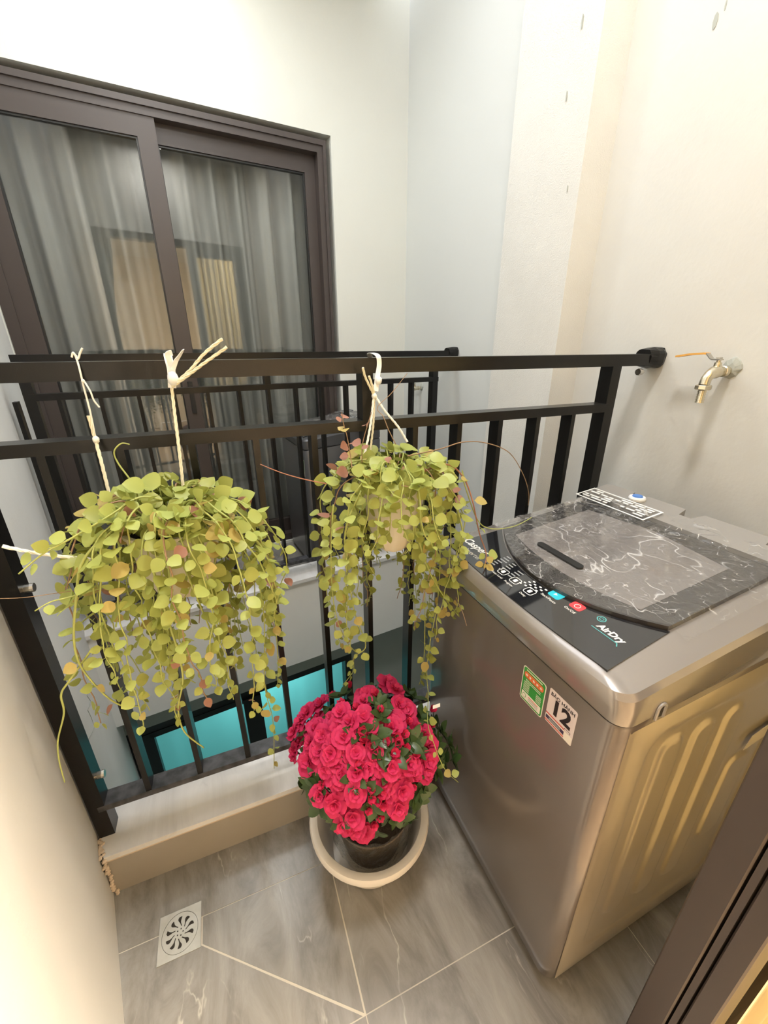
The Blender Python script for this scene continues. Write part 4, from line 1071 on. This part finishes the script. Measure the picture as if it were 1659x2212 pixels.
def knot(p, r, root, m='white_ribbon'):
    L = []
    for k in range(7):
        a = math.pi*k/6; L.append([p+Vector((r*math.sin(a)*math.cos(2*math.pi*j/10)*random.uniform(.85, 1.15)+.0001*j, r*math.sin(a)*math.sin(2*math.pi*j/10), r*1.2*math.cos(a))) for j in range(10)])
    return MB().loft(L).build('knot', m, root, True, 60)
knot(ony(374, 818, .893), .011, hl); knot(ony(207, 950, .89), .006, hl, 'white_rope'); knot(ony(179, 823, .894), .003, hl, 'white_rope')

# --- right plant
CR, ZR = (0.338, 0.795), 1.068
exR = [
    (YY((705, 1045, .74), (660, 1036, .73), (610, 1022, .72), (562, 1003, .72)), 'vine_red', .0013, 0, RP),
    (YY((880, 985, .78), (950, 970, .78), (1000, 955, .78), (1050, 957, .79), (1100, 978, .79), (1130, 1025, .79), (1142, 1065, .79), (1141, 1092, .79)), 'vine_brown', .0015, 0, RP),
    (YY((910, 1020, .74), (965, 1003, .73), (1000, 1030, .73), (1020, 1080, .72), (1035, 1150, .71), (1050, 1195, .692), (1047, 1222, .682)), 'vine_red', .0021, .055, GP),
    (YY((1000, 1035, .73), (1030, 1120, .72), (1060, 1142, .71), (1110, 1137, .71), (1148, 1118, .71)), 'vine_green', .0015, 0, GP),
    (YY((760, 1010, .76), (757, 985, .77), (750, 945, .77), (742, 915, .77), (738, 890, .77)), 'vine_brown', .0012, .028, RP),
    (YY((782, 1000, .79), (783, 960, .79), (795, 915, .80), (803, 890, .80)), 'vine_brown', .0012, .05, RP),
    (YY((855, 960, .79), (840, 930, .80), (828, 900, .81), (815, 880, .82), (845, 850, .82), (880, 806, .82)), 'vine_brown', .0011, 0, RP),
    (YY((850, 1000, .74), (880, 1080, .70), (905, 1170, .69), (930, 1240, .70), (960, 1290, .71), (990, 1330, .72)), 'vine_green', .0024, .05, GP),
    (YY((780, 1060, .74), (745, 1150, .72), (755, 1260, .72), (768, 1330, .73), (790, 1395, .74), (765, 1420, .76), (763, 1450, .78), (740, 1480, .79)), 'vine_green', .0017, .032, GL),
    (YY((930, 1060, .74), (950, 1180, .73), (945, 1300, .73), (930, 1380, .73), (922, 1450, .73), (925, 1500, .70), (924, 1560, .63), (935, 1600, .58), (960, 1660, .56), (990, 1690, .56)), 'vine_green', .0015, .042, {'lime': .6, 'gold': .3, 'olive': .1}),
    (YY((900, 1050, .74), (915, 1200, .73), (918, 1330, .74), (915, 1440, .75), (905, 1480, .76)), 'vine_green', .0015, .026, GL),
    (YY((720, 1090, .74), (715, 1200, .73), (722, 1310, .73), (745, 1380, .74), (770, 1410, .75)), 'vine_green', .0015, .026, GL),
    (YY((980, 1080, .73), (1000, 1160, .72), (985, 1240, .72), (990, 1300, .72), (975, 1330, .72)), 'vine_green', .0017, .03, GP),
    (YY((985, 1290, .72), (1000, 1325, .72), (1008, 1352, .72)), 'vine_brown', .0012, 0, GP),
]
roR = [
    (YY((807, 862, .885), (800, 920, .87), (788, 980, .85), (772, 1040, .835)), .0028, 'white_rope', 'rope'),
    (YY((809, 862, .887), (806, 920, .88), (800, 975, .875), (798, 1010, .87)), .0026, 'cotton_rope', 'rope'),
    (YY((811, 856, .885), (832, 888, .87), (860, 922, .855), (880, 955, .84)), .0026, 'white_rope', 'rope'),
    (YY((806, 850, .885), (796, 830, .88), (788, 812, .875), (784, 794, .87)), .0026, 'cotton_rope', 'rope_end'),
    (YY((808, 850, .885), (803, 830, .88), (797, 812, .878)), .0026, 'cotton_rope', 'rope_end'),
]
def reachR(d, rnd):
    m = .105
    if d.y > .3: m = .02
    return rnd.uniform(.012, m)
def lensR(d): return (.02, .06) if (d.y < -.55 and d.x < .45) else ((.10, .34) if d.x > -.3 else (.12, .37))
hr, nr = hanging_plant('hanging vine in a fluted cream planter above the azalea, tied by one white ribbon', CR, ZR, .072, 33, 38, reachR, lensR, exR, roR,
                       [(.030, 0), (.044, .02), (.058, .07), (.066, .12), (.072, .155)], .030, .0275)
ribbon(YY((800, 772, .955), (798, 764, .935), (806, 763, .915), (817, 770, .901), (819, 790, .900), (815, 815, .895), (812, 845, .888)), .0055, hr)
knot(ony(817, 822, .892), .008, hr); knot(ony(808, 856, .885), .006, hr, 'white_rope')

# ================================================================== AZALEA AND ITS POT
AC = Vector((0.232, 0.700, 0))
pot = thing('flower_pot', 'round off-white plastic pot holding the pink azalea', 'flower pot', AC)
MB().lathe([(.096, 0), (.102, .004), (.112, .04), (.126, .098), (.134, .125), (.1345, .133), (.157, .135), (.163, .140), (.164, .155), (.161, .162), (.153, .163), (.143, .159), (.136, .142), (.124, .09), (.106, .02)], AC, 56, True, True).build('pot_shell', 'pot_white', pot, True, 35)
az = thing('azalea', 'bushy azalea covered in bright pink flowers in the off-white pot', 'plant', AC+Vector((0, 0, .02)))
MB().lathe([(.078, .022), (.090, .08), (.104, .160), (.107, .161), (.104, .163), (.094, .150)], AC+Vector((.01, .01, 0)), 36, True, False).build('nursery_pot', 'nursery_pot', az, True, 40)
MB().lathe([(.098, .152), (.05, .158), (.01, .160)], AC+Vector((.01, .01, 0)), 24).build('soil', 'soil', az)
def wrap(a, b_):
    an = 2*math.pi*a; r = .104+.020*b_+.010*noise.noise(Vector((math.cos(an)*4, math.sin(an)*4, b_*3)))
    return AC+Vector((.01+r*math.cos(an), .01+r*math.sin(an), .05+.16*b_+.018*noise.noise(Vector((math.cos(an)*3, math.sin(an)*3, 5)))))
MB().grid(wrap, 60, 10).build('clear_wrap', 'clear_wrap', az, True, 180)
EC, ER = Vector((0.236, 0.690, 0.375)), Vector((0.192, 0.165, 0.205))
def dome(u, v, k=1.0):
    """where the ray of a pixel meets the bush's envelope"""
    d = ray(u, v); R = ER*k
    o_ = Vector(((CAM.x-EC.x)/R.x, (CAM.y-EC.y)/R.y, (CAM.z-EC.z)/R.z)); dd = Vector((d.x/R.x, d.y/R.y, d.z/R.z))
    A, Bq, Cq = dd.dot(dd), 2*o_.dot(dd), o_.dot(o_)-1
    disc = Bq*Bq-4*A*Cq
    t = (-Bq-math.sqrt(disc))/(2*A) if disc > 0 else -Bq/(2*A)
    return CAM+d*t
def petal(b, ang, tilt, L, Wp, z0, seed, nu=6, nv=5):
    r = random.Random(seed); p1, p2 = r.uniform(0, 6), r.uniform(0, 6)
    ca, sa = math.cos(ang), math.sin(ang)
    def fn(a, t):
        s = (a-.5)*2; w = Wp*(.22+.78*math.sin(math.pi*min(1, .08+.62*t))**1.2)*(1 if t < .85 else 1-.9*(t-.85)); x = L*t*(1-.16*s*s*t); y = s*w
        edge = t**2.5
        z = math.sin(tilt)*x+edge*L*(.10*math.sin(3.4*s+p1)+.06*math.sin(8*s+p2))-.20*L*t*t+.10*L*s*s*t
        return Vector((x*math.cos(tilt)*ca-y*sa, x*math.cos(tilt)*sa+y*ca, z0+z))
    b.grid(fn, nu, nv)
def flower_mesh(seed):
    r = random.Random(seed); b = MB()
    for (n, tilt, L, Wp, z0) in ((5, .30, 1.0, .60, 0), (5, .75, .72, .42, .06), (3, 1.15, .50, .28, .12)):
        o = r.uniform(0, 6)
        for k in range(n): petal(b, o+2*math.pi*k/n+r.uniform(-.15, .15), tilt+r.uniform(-.12, .18), L*r.uniform(.88, 1.08), Wp, z0, r.random())
    return b.mesh('flower', 'petal_pink', True, 180)
def bud_mesh(seed):
    r = random.Random(seed); b = MB()
    for k in range(6):
        petal(b, 2*math.pi*k/6, 1.25+r.uniform(-.1, .12), 1.0, .42, 0, r.random(), 4, 4)
    return b.mesh('flower_bud', 'petal_bud', True, 180)
FLM = [flower_mesh(s) for s in (1, 2, 3, 4, 5)]; BDM = [bud_mesh(s) for s in (6, 7, 8)]
big = [(445,845),(350,915),(295,965),(400,1005),(500,960),(560,1005),(610,1080),(460,1075),(285,1105),(265,1190),(370,1120),(430,1170),(515,1195),(635,1215),(560,1270),(470,1310),(350,1245),
       (600,1340),(440,1480),(545,1545),(575,1420),(690,1190),(665,1640),(610,1690),(740,1770),(690,1470),(770,1310),(785,1380),(830,1185),(865,1265),(940,1290),(1000,1320),(1060,1265),(890,1415),
       (1015,1460),(935,1490),(985,1570),(755,770),(735,815),(915,705),(965,745),(1005,845),(1055,885),(970,950),(935,1000),(745,940),(800,1010),(585,910),(1120,1015),(1175,1070),(1215,1130),
       (1190,1250),(1180,1320),(1085,1310),(640,975),(235,1030),(690,1720),(330,1040),(400,930),(530,1110),(690,1330)]
buds = [(590,840),(530,780),(640,715),(690,870),(820,775),(860,885),(735,1040),(745,1100),(900,1110),(975,1080),(985,1120),(1030,1060),(1040,1150),(800,1140),(1085,1430),(800,1440),(780,1590),(860,1640),
        (950,1625),(880,1545),(800,1505),(840,1520),(820,1690),(1215,990),(1060,970),(1225,885),(1100,1210),(715,1275),(510,1490),(870,1480),(450,1410),(1110,1350),(655,1700),(960,1190)]
rn = random.Random(77)
inv_az = WM[az.name].inverted()
def cp(q): return (550+q[0]/3.16, 1250+q[1]/3.16)
def put(me, name, p, nrm, s):
    x = Vector((rn.uniform(-1, 1), rn.uniform(-1, 1), rn.uniform(-1, 1)))
    M = Matrix.Translation(p) @ frame(x-nrm*x.dot(nrm), nrm) @ Matrix.Scale(s, 4)
    o = bpy.data.objects.new(name, me); COL.objects.link(o); o.parent = az; o.matrix_basis = inv_az @ M
stm = []
for q in big:
    p = dome(*cp(q)); nrm = Vector(((p.x-EC.x)/ER.x**2, (p.y-EC.y)/ER.y**2, (p.z-EC.z)/ER.z**2)).normalized()
    nrm = (nrm+(CAM-p).normalized()*.35+Vector((rn.uniform(-.25, .25), rn.uniform(-.25, .25), rn.uniform(-.1, .3)))).normalized()
    put(rn.choice(FLM), 'flower', p-nrm*rn.uniform(.004, .020), nrm, rn.uniform(.025, .034)); stm.append(p-nrm*.010)
for q in buds:
    p = dome(*cp(q)); nrm = Vector(((p.x-EC.x)/ER.x**2, (p.y-EC.y)/ER.y**2, (p.z-EC.z)/ER.z**2)).normalized()
    nrm = (nrm+Vector((rn.uniform(-.3, .3), rn.uniform(-.3, .3), rn.uniform(0, .5)))).normalized()
    put(rn.choice(BDM), 'flower_bud', p-nrm*.012, nrm, rn.uniform(.019, .026)); stm.append(p-nrm*.012)
# twigs
base = AC+Vector((.01, .01, .15))
for k in range(0, len(stm), 3):
    p = stm[k]; mid = base.lerp(p, .5)+Vector((rn.uniform(-.02, .02), rn.uniform(-.02, .02), .03))
    MB().tube(smoothpath([base+Vector((rn.uniform(-.02, .02), rn.uniform(-.02, .02), 0)), mid, p], 5), .0022, 5).build('twig', 'azalea_stem', az, True, 180)
# leaf whorls just under the flowers and round the skirt
items = []
def whorl(p, nrm, n, s):
    t1 = nrm.orthogonal().normalized(); t2 = nrm.cross(t1); o_ = rn.uniform(0, 6)
    for k in range(n):
        a = o_+2*math.pi*k/n+rn.uniform(-.3, .3); d = (t1*math.cos(a)+t2*math.sin(a)+nrm*rn.uniform(.1, .7)).normalized()
        items.append((Matrix.Translation(p) @ frame(d, nrm+Vector((0, 0, .3))) @ Matrix.Scale(s*rn.uniform(.8, 1.25), 4), rn.choice(DLEAF)))
gold = math.pi*(3-5**.5)
for k in range(150):
    zz = 1-1.55*(k+.5)/150; rr = math.sqrt(max(0, 1-zz*zz)); a = k*gold
    n0 = Vector((rr*math.cos(a), rr*math.sin(a), zz)); kk = rn.uniform(.70, .90)
    p = EC+Vector((n0.x*ER.x, n0.y*ER.y, n0.z*ER.z))*kk
    if p.z < .19: continue
    nrm = Vector((n0.x/ER.x, n0.y/ER.y, n0.z/ER.z)).normalized()
    whorl(p, nrm, rn.choice((5, 6, 7)), .030)
# leafy patches seen between the flowers (right side, top, lower left, skirt)
for q in [(590,770),(860,830),(870,920),(1050,760),(1100,790),(830,1060),(920,1160),(960,1210),(1060,1140),(1130,1160),(1100,1090),(1280,1150),(1320,1230),(1300,1040),(1150,930),(400,1410),(370,1440),(1140,1420),(1130,1510),
          (1180,1450),(350,1020),(690,1370),(760,1460),(1270,1290),(430,1560),(1250,980),(1350,1120),(990,1650),(820,1570),(560,1660),(1380,1240),(700,1040),(860,1180)]:
    p = dome(*cp(q), 1.0); nrm = Vector(((p.x-EC.x)/ER.x**2, (p.y-EC.y)/ER.y**2, (p.z-EC.z)/ER.z**2)).normalized()
    whorl(p-nrm*.012, nrm, 7, .034)
emit_leaves(az, items, 'azalea_leaf')
tg = MB().obox(ony(935, 1532, .66), RT*.018+UP*.006, UP*.009, FW*.0006).build('plant_tag', 'white_ribbon', az)
